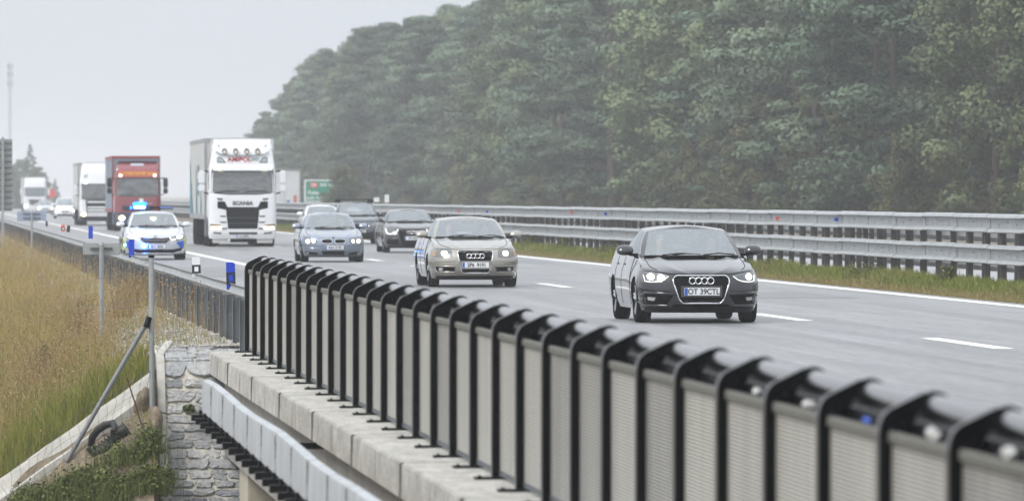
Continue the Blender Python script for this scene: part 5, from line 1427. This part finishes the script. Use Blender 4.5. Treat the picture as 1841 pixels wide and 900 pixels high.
def front_plain(sh, t, keep, lit=M_LIT, dark=False):
    gpoly = rp([(-.34, .66), (.34, .66), (.30, .54), (-.30, .54)], .03, 3)
    keep(decal(sh, gpoly, .006, M_DARK, 'grille', t, .05))
    keep(plate_obj(sh, t, 0, .44, .52, .11, '3AK 5170', sx=.88, yo=.022, size=.105))
    for s_, m in ((1, lambda p: p), (-1, mir)):
        hl = keep(decal(sh, m(rp([(.46, .66), (.64, .70), (.82, .73), (.85, .66), (.68, .57), (.48, .56)], .03, 3)), .006, M_LENS, 'headlight', t, .04))
        decal(sh, m([(.68 + .085 * math.cos(a), .645 + .075 * math.sin(a)) for a in np.linspace(0, 2 * PI, 17)[:-1]]), .02, lit, 'lamp', hl, .012)
    keep(decal(sh, rp([(-.72, .36), (.72, .36), (.66, .22), (-.66, .22)], .03, 3), .005, M_DARK, 'lower_intake', t, .05))

P_A4 = paint('paint_dark_grey', (.012, .0128, .017), .8, .22)
P_A6 = paint('paint_silver_beige', (.31, .292, .255), .88, .27)
P_BMW = paint('paint_ice_blue', (.235, .275, .345), .88, .26)
P_BLK = paint('paint_black', (.010, .011, .014), .2, .25)
P_SUV = paint('paint_slate_blue', (.045, .052, .066), .8, .26)
P_WHT = paint('paint_white', (.74, .75, .77), 0, .35)
P_POL = paint('paint_police_white', (.50, .52, .56), .2, .3)
P_SIL = paint('paint_light_silver', (.50, .53, .57), .5, .35)
mat('police_blue', (.01, .08, .55), .4); mat('police_yellow', (.55, .70, .03), .45)
def wrap(fn, p):
    def f(sh, t, keep): sh.paint = p; fn(sh, t, keep)
    return f
C_A4 = dict(W=1.826, L=4.70, wb=2.81, fo=.86, R=.325, paint=P_A4, zhood=.705, zcowl=.955, zbelt=.97, zdeck=1.04, ycowl=1.25, ytrunk=4.0, front=wrap(front_a4, P_A4), g=G0(zt0=1.385, zt1=1.335), zmir=1.04)
C_A6 = dict(W=1.855, L=4.92, wb=2.84, fo=.95, R=.33, paint=P_A6, zhood=.765, zcowl=1.0, zbelt=1.0, zdeck=1.05, ycowl=1.35, ytrunk=4.15, front=wrap(front_a6, P_A6), g=G0(yA=1.48, yb0=1.12, yt0=2.0, yt1=2.12, zt0=1.405, zt1=1.35, yC=3.95, yr0=4.2, yt2=3.4, yt3=3.6, xA=.75, xt=.60), zmir=1.06)
C_BMW = dict(W=1.817, L=4.53, wb=2.76, fo=.78, R=.32, paint=P_BMW, zhood=.665, zcowl=.935, zbelt=.95, zdeck=1.03, ycowl=1.35, ytrunk=3.95, front=wrap(front_bmw, P_BMW), crease=.026, g=G0(yA=1.55, yb0=1.2, yt0=2.05, yt1=2.15, zt0=1.36, zt1=1.31, yC=3.7, yr0=3.95, yt2=3.2, yt3=3.4, xA=.73, xt=.58), zmir=1.0)
C_A6B = dict(W=1.874, L=4.93, wb=2.91, fo=.92, R=.335, paint=P_BLK, zhood=.77, zcowl=1.0, zbelt=1.0, zdeck=1.06, ycowl=1.35, ytrunk=4.2, front=wrap(front_a6b, P_BLK), g=G0(yA=1.46, yb0=1.1, yt0=2.0, yt1=2.12, zt0=1.405, zt1=1.35, yC=3.95, yr0=4.2, yt2=3.4, yt3=3.6, xA=.77, xt=.60), zmir=1.06)
WAG = dict(yC=4.35, yr0=4.6, yt2=4.0, yt3=4.2)
C_SUV = dict(W=1.89, L=4.65, wb=2.77, fo=.87, R=.36, paint=P_SUV, zhood=.86, zcowl=1.10, zbelt=1.12, zdeck=1.12, ycowl=1.2, ytrunk=4.5, sill=.28, fb=.24, front=wrap(front_suv, P_SUV), cat='car', g=G0(zt0=1.61, zt1=1.55, xA=.78, xt=.64, yC=4.25, yr0=4.5, yt2=3.95, yt3=4.15, yt0=1.85, yt1=1.97, zr=1.58), zmir=1.17)
C_WHT = dict(W=1.80, L=4.4, wb=2.65, fo=.88, R=.32, paint=P_WHT, zhood=.74, zcowl=1.02, zbelt=1.02, zdeck=1.05, ycowl=1.15, ytrunk=4.2, front=wrap(front_plain, P_WHT), g=G0(zt0=1.46, zt1=1.41, yC=3.95, yr0=4.2, yt2=3.6, yt3=3.8), zmir=1.1)
C_POL = dict(W=1.864, L=4.86, wb=2.84, fo=.92, R=.335, paint=P_POL, zhood=.70, zcowl=.955, zbelt=.98, zdeck=1.05, ycowl=1.3, ytrunk=4.5, front=wrap(front_skoda, P_POL), crease=.026, g=G0(yA=1.42, yb0=1.05, yt0=1.98, yt1=2.08, zt0=1.385, zt1=1.335, xA=.75, xt=.60, yC=4.2, yr0=4.5, yt2=4.0, yt3=4.25), zmir=1.02)

a4, _ = car('car', 'dark grey saloon with lit headlights and plate OT 39CTL, nearest car', 1249, 96.3, C_A4)
a6, _ = car('car', 'silver beige saloon with warm lit headlights and plate 2P6 9191', 848, 134.2, C_A6)
bm_, _ = car('car', 'ice blue saloon with two small grilles and round lit headlights', 596.5, 185.5, C_BMW)
ab, _ = car('car', 'black saloon with bright white light strips half hidden behind the silver saloon', 738, 217, C_A6B)
sv, svs = car('car', 'dark slate estate car with a roof rack and unlit headlights', 643, 256, C_SUV)
wc, _ = car('car', 'white car mostly hidden behind the ice blue saloon', 580, 284, C_WHT)
po, pos = car('police_car', 'white police estate with blue flashing lights driving on the hard shoulder', 277.5, 192.4, C_POL)
C_F1 = dict(C_WHT); C_F1['paint'] = P_SIL; C_F1['front'] = wrap(lambda s, t, k: front_plain(s, t, k, M_LITW), P_SIL)
car('car', 'tiny pale car with yellow headlights right of the furthest white lorry', 81, 674, C_F1)
C_F2 = dict(C_SUV); C_F2['paint'] = P_WHT; C_F2['front'] = wrap(lambda s, t, k: front_plain(s, t, k, M_LIT), P_WHT)
car('van', 'far white people carrier with bright headlights left of the second white lorry', 117, 555, dict(C_F2, cat='van', zhood=.9, zcowl=1.15, g=dict(C_SUV['g'], zt0=1.72, zt1=1.66, zr=1.7)))
car('car', 'pale silver car driving away on the far carriageway beside the red lorry', 298, 690, dict(C_F1, front=lambda s, t, k: None))

# roof rack of the dark estate, light bar of the police car
off = -C_SUV['L'] / 2
for y in (2.35, 3.3):
    b = MB(); b.tube([(-.72, y + off, 1.69), (-.6, y + off, 1.735), (.6, y + off, 1.735), (.72, y + off, 1.69)], .022, 8)
    for sx in (-.64, .64): b.box(sx - .10, sx + .06, y - .05 + off, y + .05 + off, 1.60, 1.73)
    b.build('roof_bar', M_PLASTIC, sv, bevel=0)
off = -C_POL['L'] / 2
lb = MB(); lb.box(-.55, .62, 2.55 + off, 2.82 + off, 1.455, 1.478); lb.box(-.1, .62, 2.56 + off, 2.80 + off, 1.49, 1.555)
lbo = lb.build('light_bar', M_PLASTIC, po, bevel=.008)
b = MB(); b.box(.22, .61, 2.54 + off, 2.79 + off, 1.495, 1.55); b.build('unlit_lens', mat('blue_lens', (.12, .2, .42), .2, coat=1), lbo, bevel=.015)
b = MB(); b.box(-.56, -.20, 2.53 + off, 2.83 + off, 1.475, 1.575); b.build('lit_beacon', M_BEACC, lbo, bevel=.03)
b = MB(); b.box(-.58, -.16, 2.6 + off, 2.8 + off, 1.56, 1.68); b.build('beacon_dome', M_BEAC, lbo, bevel=.03)
b = MB(); b.box(-.66, -.60, 2.58 + off, 2.78 + off, 1.47, 1.56); b.build('side_beacon', M_BEAC, lbo, bevel=.01)
for nm, lx, ly, lz, e in (('beacon_light', -.36, 2.45, 1.62, 18), ('beacon_light', -.335, -.12, .42, 10)):
    pl_ = bpy.data.lights.new(nm, 'POINT'); pl_.energy = e; pl_.color = (.03, .2, 1); pl_.shadow_soft_size = .12
    po_l = bpy.data.objects.new(nm, pl_); COL.objects.link(po_l); po_l.parent = po; po_l.location = (lx, ly + off, lz)
text('hood_lettering', 'POMÁHAT A CHRÁNIT', .10, mat('hood_grey', (.42, .44, .47), .5), po, (0, off + .80, .905), (math.radians(14), 0, 0), ext=.004, sx=1.1)

H_BR = mat('hair_brown', (.035, .022, .014), .7); H_GY = mat('hair_grey', (.22, .21, .2), .7)
S_DK = mat('cloth_navy', (.02, .025, .045), .8); S_GY = mat('cloth_grey', (.16, .16, .17), .8); S_WH = mat('cloth_white', (.55, .55, .53), .8); S_YL = mat('cloth_hi_vis', (.55, .6, .08), .7); S_RD = mat('cloth_maroon', (.12, .03, .03), .8)
seat_person(a4, C_A4, True, 'driver of the nearest dark grey saloon, dark top, hands at the wheel', S_DK, H_BR)
seat_person(a4, C_A4, False, 'passenger beside the driver of the nearest dark grey saloon', S_GY, H_GY)
seat_person(a6, C_A6, True, 'driver of the silver beige saloon in a pale top', S_WH, H_BR)
seat_person(a6, C_A6, False, 'passenger in the silver beige saloon in a maroon top', S_RD, H_GY)
seat_person(bm_, C_BMW, True, 'driver of the ice blue saloon behind the wheel', S_GY, H_BR)
seat_person(po, C_POL, True, 'police car driver in a yellow high visibility vest', S_YL, H_BR)
# ---------------------------------------------------------------- lorries
def lorry(label, px, z, cfg):
    Xc = gx(px, z); Yc = gy(px, z) - 1.45; TL = cfg.get('len', 16.3)
    t = thing('lorry', label, 'lorry', (Xc, Yc + TL / 2, 0)); off = -TL / 2
    made = []
    def keep(o): made.append(o); return o
    W = cfg.get('W', 1.25); ztop = cfg['ztop']; cab = cfg['paint']; low = cfg.get('low', cab)
    sh = Shell(W, 2.35, cfg.get('n', 6.5), .55, 8, .2, cfg['yf'], [(.2, .06), (.45, .0), (1.5, .0), (2.9, .03), (3.3, .10), (ztop, .20)], [(.2, 0), (4, 0)])
    cols_ = sh.cols([])
    zsplit = cfg.get('zsplit', .0)
    def bot(c):
        y = c[1]; d = abs(y - 1.45)
        z0 = .30 if y < .9 else .55
        return max(z0, .5 + math.sqrt(max(0, .62 ** 2 - d * d))) if d < .62 else z0
    def part(name, zfun0, zfun1, m, nr):
        b = MB()
        for side in (1, -1):
            P = []
            for c in cols_:
                z0, z1 = zfun0(c), zfun1(c); z1 = max(z1, z0 + .001)
                P.append([sh.P(c, z0 + (z1 - z0) * i / nr, side) for i in range(nr + 1)])
            b.grid(P)
        return b
    zb_ = cfg.get('zbump', 1.0)
    b = part('cab', lambda c: max(zb_, bot(c)), lambda c: ztop, cab, 26)
    P = []
    for c in cols_:
        x, y, z_ = sh.P(c, ztop, 1); P.append([(u * x, y, ztop + .03 * (1 - u * u)) for u in np.linspace(-1, 1, 7)])
    b.grid(P); keep(b.build('cab', cab, t, smooth=40, weld=True))
    b = part('bumper', bot, lambda c: max(zb_ - .008, bot(c)), low, 8); keep(b.build('bumper', low, t, smooth=40, weld=True))
    b = MB(); b.box(-W + .12, W - .12, .7, 2.2, .45, 1.0); b.box(-.5, .5, 1.2, TL - .5, .55, .98)
    b.box(-W + .5, W - .5, .3, 1.0, .28, .5); keep(b.build('chassis', M_DARK, t))
    # trailer
    tw = 1.275; ty = cfg.get('ty', 2.75); zt = cfg.get('zt', 4.0)
    b = MB(); n = 60; P = []
    ys = np.linspace(ty, TL, n)
    P = [[(-tw - .012 * math.sin(k * 1.9) * (.3 < i / 5 < .9), y, 1.12 + (zt - .12 - 1.12) * i / 5) for i in range(6)] for k, y in enumerate(ys)]
    b.grid(P); P = [[(tw, y, 1.12 + (zt - .12 - 1.12) * i / 5) for i in range(6)] for k, y in enumerate(ys)]; b.grid(P)
    b.box(-tw, tw, ty, ty + .05, 1.1, zt); b.box(-tw, tw, TL - .05, TL, 1.1, zt); b.box(-tw + .01, tw - .01, ty, TL, 1.0, 1.12)
    tr = keep(b.build('trailer', cfg['curtain'], t, smooth=30))
    b = MB(); b.box(-tw - .02, tw + .02, ty - .02, TL, zt - .12, zt + .01); b.box(-tw - .02, -tw + .05, ty - .02, ty + .06, 1.1, zt - .12); b.box(tw - .05, tw + .02, ty - .02, ty + .06, 1.1, zt - .12); b.box(-tw - .015, -tw + .03, ty, TL, 1.02, 1.2)
    b.build('trailer_frame', cfg.get('frame', M_GALV), tr)
    if cfg.get('wave'):
        b = MB()
        for (y0, y1, amp) in ((13.2, 16.0, 1.0), (9.2, 10.4, .6), (5.6, 6.3, .45)):
            P = []
            for zz in np.linspace(1.2, 3.6 if amp == 1 else 3.0, 16):
                f = (zz - 1.2) / 2.4; w0 = y1 - (y1 - y0) * (1 - f) ** 1.4; P.append([(-tw - .022, w0, zz), (-tw - .022, y1, zz)])
            b.grid(P)
        for zz in (2.75, 2.2, 1.9): b.box(-tw - .024, -tw - .02, 8.0, 8.9, zz, zz + .3)
        b.build('teal_pattern', MATS['teal'], tr)
    # wheels
    def tw_(y, x, w): 
        for s_ in (-1, 1): keep(wheel(t, s_ * x, y, .5, w, s_, 6, .55))
    tw_(1.45, W - .18, .33); tw_(5.1, W - .32, .58)
    for y in (11.2, 12.5, 13.8): tw_(y, W - .2, .4)
    # side skirt / mudguard behind front wheel
    b = MB()
    for s_ in (-1, 1): b.box(min(s_ * (W - .02), s_ * (W - .3)), max(s_ * (W - .02), s_ * (W - .3)), 2.25, 4.3, .35, 1.05)
    keep(b.build('side_tank', cfg.get('tank', M_GALV_D), t, bevel=.03))
    # mirrors
    zm0, zm1 = cfg['mir']
    for s_ in (-1, 1):
        b = MB(); x0 = s_ * (W + .12); x1 = s_ * (W + .37); b.box(min(x0, x1), max(x0, x1), .28, .44, zm0, zm0 + (zm1 - zm0) * .36); b.box(min(x0, x1), max(x0, x1), .27, .44, zm0 + (zm1 - zm0) * .38, zm1)
        mo = keep(b.build('mirror', cfg.get('mirm', cab), t, bevel=.04))
        b = MB()
        for zz in (zm0 - .03, zm1 + .0): b.tube([(s_ * (W - .05), .5, zz - .05), (s_ * (W + .15), .36, zz)], .028, 6)
        b.build('mirror_arm', M_PLASTIC, mo)
    # windscreen
    w0, w1, ww0, ww1 = cfg['ws']
    wp = rp([(-ww0, w0), (-.5, w0 - .06), (.5, w0 - .06), (ww0, w0), (ww1, w1), (-ww1, w1)], .06, 4)
    b_ = keep(decal(sh, [(x * 1.05, z + (.05 if z > (w0 + w1) / 2 else -.03)) for x, z in wp], .004, M_PLASTIC, 'windscreen_frame', t, .03, .15))
    # opening look: dark cabin plate, then items, then the pane
    ws_ = decal(sh, wp, .010, cfg.get('glass', M_WSC), 'windscreen', b_, .006, .15)
    b = MB()
    for x0, x1 in ((-.95, -.15), (.05, .9)):
        b.tube([(x0, sh.F(x0, w0 + .02) - .03, w0 + .0), ((x0 + x1) / 2, sh.F(0, w0) - .035, w0 + .06), (x1, sh.F(x1, w0 + .1) - .03, w0 + .04)], .016, 5)
    b.build('wiper', M_PLASTIC, b_)
    # side windows
    for s_ in (-1, 1):
        b = MB(); x = s_ * (W + .004); b.prism([(.55, w0 + .1), (1.5, w0 + .1), (1.5, w1 - .15), (.62, w1 - .15)], min(x, x - s_ * .03), max(x, x - s_ * .03), 'x'); keep(b.build('side_window', M_SGLASS_O, t))
    cfg['front'](sh, t, keep)
    for o in t.children: o.location.y += off
    return t, sh
M_WSC = mat('cab_windscreen', (.022, .028, .032), .08, coat=1.0, spec=.8, col2=(.12, .13, .13), vscale=1.3, stretch=(1, 1, 2.5))
M_SGLASS_O = mat('cab_side_glass', (.02, .024, .027), .08, coat=1.0)
mat('teal', (.055, .20, .25), .6)
M_CURT = mat('curtain_grey', (.46, .47, .46), .65, var=.08, vscale=1)
M_CURT_W = mat('curtain_white', (.56, .57, .57), .65, var=.08, vscale=1)
M_CURT_B = mat('curtain_slate', (.17, .20, .26), .6, var=.1, vscale=1)
M_LAMPWH = mat('lit_marker', (.9, .9, .7), .3, emit=(1, .93, .6), estr=3)
M_TRUCKW = paint('lorry_white', (.74, .75, .77), 0, .35)
M_TRUCKR = paint('lorry_red', (.21, .018, .030), .1, .35)
M_LETR = mat('red_lettering', (.38, .03, .05), .5); M_LETG = mat('grey_lettering', (.3, .36, .37), .5); M_LETD = mat('dark_lettering', (.03, .033, .04), .4)

def front_scania(sh, t, keep):
    gp_ = rp([(-.93, 1.67), (-.66, 1.67), (-.56, 1.46), (.56, 1.46), (.66, 1.67), (.93, 1.67), (.93, 1.42), (.62, 1.36), (.54, .66), (-.54, .66), (-.62, 1.36), (-.93, 1.42)], .03, 2)
    gr_ = keep(decal(sh, gp_, .006, M_DARK, 'grille', t, .05, .12))
    bars(sh, (.78, .92, 1.14, 1.22, 1.3, 1.38), lambda z: .5, .03, .012, M_PLASTIC, 'grille_bars', gr_)
    for z in (.86, 1.06): bars(sh, (z,), lambda z: .52, .035, .016, M_LETD, 'grille_bars', gr_)
    for s_, m in ((1, lambda p: p), (-1, mir)):
        for z0, z1, xi in ((1.15, 1.32, .62), (.93, 1.09, .60), (.70, .87, .57)):
            keep(decal(sh, m([(xi, z0), (xi - .02, z1), (.87, z1), (.84, z0)]), .010, sh.paint, 'side_slat', t, .02))
            keep(decal(sh, m([(xi, z0 - .055), (xi, z0 - .012), (.85, z0 - .012), (.80, z0 - .055)]), .006, M_DARK, 'slat_gap', t, .02))
        hl = keep(decal(sh, m(rp([(.76, .80), (.95, .82), (1.19, .84), (1.21, .72), (1.12, .62), (.78, .62)], .03, 3)), .008, M_LENS, 'headlight', t, .04))
        decal(sh, m(rp([(.76, .735), (1.18, .745), (1.15, .635), (.80, .625)], .03, 3)), .018, M_LITT, 'lamp', hl, .01)
        decal(sh, m(rp([(.78, .805), (1.18, .83), (1.19, .80), (.78, .775)], .01, 2)), .016, M_AMBER, 'indicator', hl, .01)
        keep(decal(sh, m([(.78, .52), (1.08, .54), (1.08, .49), (.78, .47)]), .006, M_DARK, 'step', t, .02))
        keep(decal(sh, m(rp([(.52, .30), (1.12, .30), (1.10, .14), (.54, .14)], .02, 2)), -.02, M_STEP, 'step_board', t, .06))
        keep(decal(sh, m(rp([(.72, 1.78), (.95, 1.80), (.93, 1.72), (.76, 1.70)], .02, 2)), .008, M_LENS, 'marker_lamp', t, .01))
        vl = keep(decal(sh, m(rp([(.62, 3.10), (.92, 3.10), (.92, 3.29), (.78, 3.29)], .02, 2)), .008, M_LETG, 'visor_lamp', t, .02))
        bead(sh, m(rp([(.62, 3.10), (.92, 3.10), (.92, 3.29), (.78, 3.29)], .02, 2)), .012, .010, M_LETD, 'lamp_rim', vl)
        keep(decal(sh, m(rp([(.72, 2.80), (.94, 2.80), (.94, 2.87), (.72, 2.87)], .02, 2)), .10, M_LAMPWH, 'top_lamp', t, .03))
        keep(decal(sh, m(rp([(1.02, 3.52), (1.16, 3.55), (1.16, 3.95), (1.06, 3.98)], .03, 2)), .004, M_LETGL, 'roof_corner', t, .01))
        keep(decal(sh, m(rp([(.80, 3.65), (.92, 3.68), (.86, 3.80)], .01, 2)), .004, M_LETG, 'roof_mark', t, .006))
    # sun visor and light shelf
    P = []
    for x in np.linspace(-1.10, 1.10, 15):
        y = sh.F(x, 2.95); P.append([(x, y - .02, 3.0), (x, y - .17, 2.90), (x, y - .19, 2.80), (x, y - .15, 2.80), (x, y, 2.95)])
    b = MB(); b.grid(P); keep(b.build('sun_visor', sh.paint, t, smooth=40))
    keep(bead(sh, [(-.98, 3.52), (-.8, 3.40), (-.4, 3.37), (.4, 3.37), (.8, 3.40), (.98, 3.52)], .03, .06, M_LETGL, 'lamp_rail', t, closed=False, n=8))
    for x in (-.66, -.25, .16, .56):
        lp = keep(decal(sh, [(x + .085 * math.cos(a), 3.52 + .10 * math.sin(a)) for a in np.linspace(0, 2 * PI, 21)[:-1]], .14, M_LENS, 'spot_lamp', t, .10))
        bead(sh, [(x + .085 * math.cos(a), 3.52 + .10 * math.sin(a)) for a in np.linspace(0, 2 * PI, 21)[:-1]], .014, .14, M_BRONZE, 'lamp_rim', lp)
        decal(sh, [(x + .04 * math.cos(a), 3.48 + .04 * math.sin(a)) for a in np.linspace(0, 2 * PI, 13)[:-1]], .145, M_AMBW, 'bulb', lp, .01)
    y = sh.F(0, 3.22) - .03
    pl = keep(decal(sh, rp([(-.48, 3.09), (.62, 3.09), (.66, 3.31), (-.52, 3.31)], .02, 2), .008, sh.paint, 'name_board', t, .02))
    text('lettering', 'AMIPOL', .25, M_LETR, pl, (-.11, y, 3.205), ext=.004, sx=1.0, bold=.006)
    text('lettering', 'trans', .15, M_LETG, pl, (.49, y, 3.22), ext=.004, bold=.003) if False else None
    b = MB(); b.box(.30, .60, y - .004, y + .004, 3.16, 3.19); b.box(.32, .60, y - .004, y + .004, 3.22, 3.29); b.build('lettering_block', M_LETG, pl)
    b = MB(); b.box(-.5, .6, y - .004, y + .004, 3.085, 3.10); b.build('red_line', M_LETR, pl)
    text('maker_lettering', 'SCANIA', .19, M_LETD, t, (.0, sh.F(0, 1.62) - .015, 1.60), ext=.006, sx=1.12, bold=.006); keep(t.children[-1])
    keep(decal(sh, rp([(-.52, .535), (.55, .535), (.52, .455), (-.49, .455)], .02, 2), .006, M_DARK, 'lower_intake', t, .03))
    keep(decal(sh, rp([(-.46, .30), (.46, .30), (.46, .16), (-.46, .16)], .02, 2), -.03, M_DARK, 'under_bumper', t, .06))
    keep(plate_obj(sh, t, .03, .40, .52, .11, 'SK 582MT', sx=.86, yo=.02, size=.105))
M_LITT = mat('lorry_lamp', (.9, .85, .7), .3, emit=(1, .86, .5), estr=3); M_STEP = mat('step_grey', (.5, .5, .48), .6); M_LETGL = mat('pale_grey_trim', (.42, .44, .46), .5); M_BRONZE = mat('bronze_rim', (.26, .21, .15), .4, metal=.5); M_AMBW = mat('warm_bulb', (.7, .6, .5), .3)

def front_actros(sh, t, keep):
    keep(decal(sh, rp([(-.98, 3.22), (.98, 3.22), (1.02, 2.92), (-1.02, 2.92)], .03, 2), .05, MATS['orange_board'], 'name_board', t, .06)); nb_ = t.children[-1]
    text('lettering', 'C. LOGISTIK GmbH'.replace('LOGISTIK', 'LOSSDORFER'), .20, MATS['yellow_letter'], nb_, (.02, sh.F(0, 3.07) - .075, 3.075), ext=.004, sx=1.04, bold=.012)
    gp_ = rp([(-.84, 1.36), (.84, 1.36), (.80, 1.08), (-.80, 1.08)], .04, 2)
    gr_ = keep(decal(sh, gp_, .006, M_DARK, 'grille', t, .04, .12)); bars(sh, (1.14, 1.2, 1.26, 1.32), lambda z: .76, .025, .012, MATS['lorry_low'], 'grille_bars', gr_)
    keep(decal(sh, rp([(.08, 1.75), (.30, 1.75), (.30, 1.45), (.08, 1.45)], .02, 2), .008, M_WHITE, 'sticker', t, .01))
    keep(decal(sh, rp([(.42, 1.48), (.78, 1.50), (.78, 1.46), (.42, 1.44)], .005, 1), .006, M_RIM, 'maker_lettering', t, .006))
    for s_, m in ((1, lambda p: p), (-1, mir)):
        hl = keep(decal(sh, m(rp([(.66, .86), (1.12, .92), (1.18, .70), (1.02, .52), (.70, .52)], .06, 3)), .008, M_LENS, 'headlight', t, .04))
        decal(sh, m([(.84 + .16 * math.cos(a), .70 + .13 * math.sin(a)) for a in np.linspace(0, 2 * PI, 21)[:-1]]), .02, M_LITW, 'lamp', hl, .01)
        keep(decal(sh, m([(.92 + .07 * math.cos(a), 2.98 + .06 * math.sin(a)) for a in np.linspace(0, 2 * PI, 13)[:-1]]), .08, M_LAMPWH2, 'top_lamp', t, .02))
    keep(decal(sh, rp([(-.35, 3.62), (.32, 3.62), (.36, 3.50), (-.38, 3.50)], .02, 2), .02, M_PALE, 'roof_hatch', t, .03))
    keep(decal(sh, rp([(-.55, .66), (.55, .66), (.5, .40), (-.5, .40)], .04, 2), .006, M_DARK, 'lower_intake', t, .03))
    P = []
    for x in np.linspace(-1.1, 1.1, 11):
        y = sh.F(x, 2.9); P.append([(x, y - .02, 2.93), (x, y - .10, 2.86), (x, y - .02, 2.84)])
    b = MB(); b.grid(P); keep(b.build('sun_visor', M_TRUCKR, t, smooth=40))
    keep(plate_obj(sh, t, 0, .36, .52, .11, 'HB TL 418', sx=.8, yo=.02, size=.1))
M_LAMPWH2 = mat('lit_top_lamp', (.9, .9, .9), .3, emit=(1, .93, .88), estr=4); M_PALE = mat('pale_hatch', (.45, .5, .58), .4)
mat('orange_board', (.50, .10, .035), .45); mat('yellow_letter', (.75, .36, .05), .45); mat('lorry_low', (.018, .026, .07), .5)  # lower cab colour has the blue glow of the police flash mixed in

def front_daf(sh, t, keep):
    gp_ = rp([(-.86, 1.62), (.86, 1.62), (.78, .72), (-.78, .72)], .05, 2)
    gr_ = keep(decal(sh, gp_, .006, M_DARK, 'grille', t, .04, .12))
    bars(sh, (.80, .98, 1.16, 1.50), lambda z: .74, .11, .014, M_TRUCKW, 'grille_bars', gr_)
    for s_, m in ((1, lambda p: p), (-1, mir)):
        hl = keep(decal(sh, m(rp([(.76, .80), (1.18, .84), (1.2, .60), (.80, .56)], .06, 3)), .008, M_LENS, 'headlight', t, .04))
        decal(sh, m([(.98 + .16 * math.cos(a), .70 + .10 * math.sin(a)) for a in np.linspace(0, 2 * PI, 21)[:-1]]), .02, M_LITW, 'lamp', hl, .01)
        keep(decal(sh, m([(.86 + .08 * math.cos(a), 2.72 + .06 * math.sin(a)) for a in np.linspace(0, 2 * PI, 13)[:-1]]), .10, M_LAMPWH2, 'top_lamp', t, .02))
    keep(decal(sh, rp([(-1.0, 3.2), (-.7, 3.26), (-.72, 3.1), (-.9, 3.0)], .02, 2), .006, M_LETG, 'emblem', t, .006))
    keep(decal(sh, rp([(-1.12, .56), (1.12, .56), (1.1, .34), (-1.1, .34)], .04, 2), .005, M_DARK, 'lower_intake', t, .03))
def front_far(sh, t, keep):
    keep(decal(sh, rp([(-.72, 1.55), (.72, 1.55), (.5, .95), (-.5, .95)], .05, 2), .006, M_LETD, 'grille', t, .04, .12))
    for s_, m in ((1, lambda p: p), (-1, mir)):
        keep(decal(sh, m([(.95 + .18 * math.cos(a), .82 + .14 * math.sin(a)) for a in np.linspace(0, 2 * PI, 21)[:-1]]), .02, M_LIT, 'headlight', t, .02))
def wrapl(fn, p):
    def f(sh, t, keep): sh.paint = p; fn(sh, t, keep)
    return f
YF = [(.2, .08), (.5, .0), (1.9, .03), (2.9, .22), (3.1, .26), (3.45, .34), (4.08, .62)]
lorry('big white lorry with four roof lamps and AMIPOL board, nearest lorry', 433, 243, dict(ztop=3.98, paint=M_TRUCKW, yf=YF, curtain=M_CURT, wave=True, mir=(2.02, 2.80), ws=(2.0, 2.82, 1.12, 1.08), front=wrapl(front_scania, M_TRUCKW), zbump=.60))
lorry('dark red lorry with an orange name board and slate grey trailer', 246, 352, dict(ztop=3.72, paint=M_TRUCKR, low=MATS['lorry_low'], yf=[(.2, .08), (.5, .0), (1.8, .03), (2.8, .2), (3.3, .3), (3.75, .75)], curtain=M_CURT_B, frame=mat('frame_red', (.25, .03, .03), .5), mir=(2.0, 2.85), mirm=M_PLASTIC, ws=(1.92, 2.80, 1.12, 1.08), front=wrapl(front_actros, M_TRUCKR), zbump=1.0, zt=4.02))
lorry('white lorry with a tall roof fairing half hidden behind the red lorry', 177, 420, dict(ztop=4.0, paint=M_TRUCKW, low=MATS['lorry_low'], yf=YF, curtain=M_CURT, mir=(1.95, 2.6), mirm=M_TRUCKW, ws=(1.70, 2.62, 1.12, 1.08), front=wrapl(front_daf, M_TRUCKW), zbump=.6))
lorry('furthest white lorry, small in the mist near the left edge', 62.5, 716, dict(ztop=3.9, paint=M_TRUCKW, yf=YF, curtain=M_CURT_W, mir=(2.0, 2.7), ws=(1.95, 2.8, 1.1, 1.05), front=wrapl(front_far, M_TRUCKW), zbump=.6, glass=mat('pale_cab_glass', (.10, .13, .15), .1, coat=1)))
# rear of a white box lorry driving away on the far carriageway
zL = 524; Xc = gx(511, zL); Yc = gy(511, zL)
t = thing('box_lorry', 'white box trailer seen from behind on the far carriageway right of the big white lorry', 'lorry', (Xc, Yc + 7, 0))
b = MB(); b.box(-1.27, 1.27, -7, 6.5, 1.1, 3.98); bx_ = b.build('box', M_CURT_W, t, bevel=.03)
b = MB(); b.box(-1.29, 1.29, -7.03, -6.97, 3.88, 4.0); b.box(-1.29, -1.2, -7.03, -6.98, 1.1, 3.88); b.box(1.2, 1.29, -7.03, -6.98, 1.1, 3.88); b.box(-.02, .02, -7.03, -6.99, 1.15, 3.85); b.build('door_frame', M_GALV, bx_)
b = MB(); b.box(.75, .98, -7.045, -7.01, 1.25, 1.95); b.build('hazard_board', MATS['orange_board'], bx_)
b = MB(); b.box(.2, .45, -7.045, -7.01, 1.35, 1.55); b.build('blue_sticker', M_EU, bx_)
b = MB(); b.box(-1.25, 1.25, -7.0, -6.8, .55, .75); b.box(-.5, .5, -6.8, 6.5, .7, 1.08); b.build('rear_bumper', M_DARK, t)
for y in (-4.5, -3.2, -1.9):
    for s_ in (-1, 1): wheel(t, s_ * 1.05, y, .5, .4, s_, 6, .55)
b = MB(); b.box(-1.2, 1.2, 6.8, 9.0, .9, 3.6); b.build('cab', M_TRUCKW, t, bevel=.15)
for s_ in (-1, 1): wheel(t, s_ * 1.05, 7.6, .5, .35, s_, 6, .55)
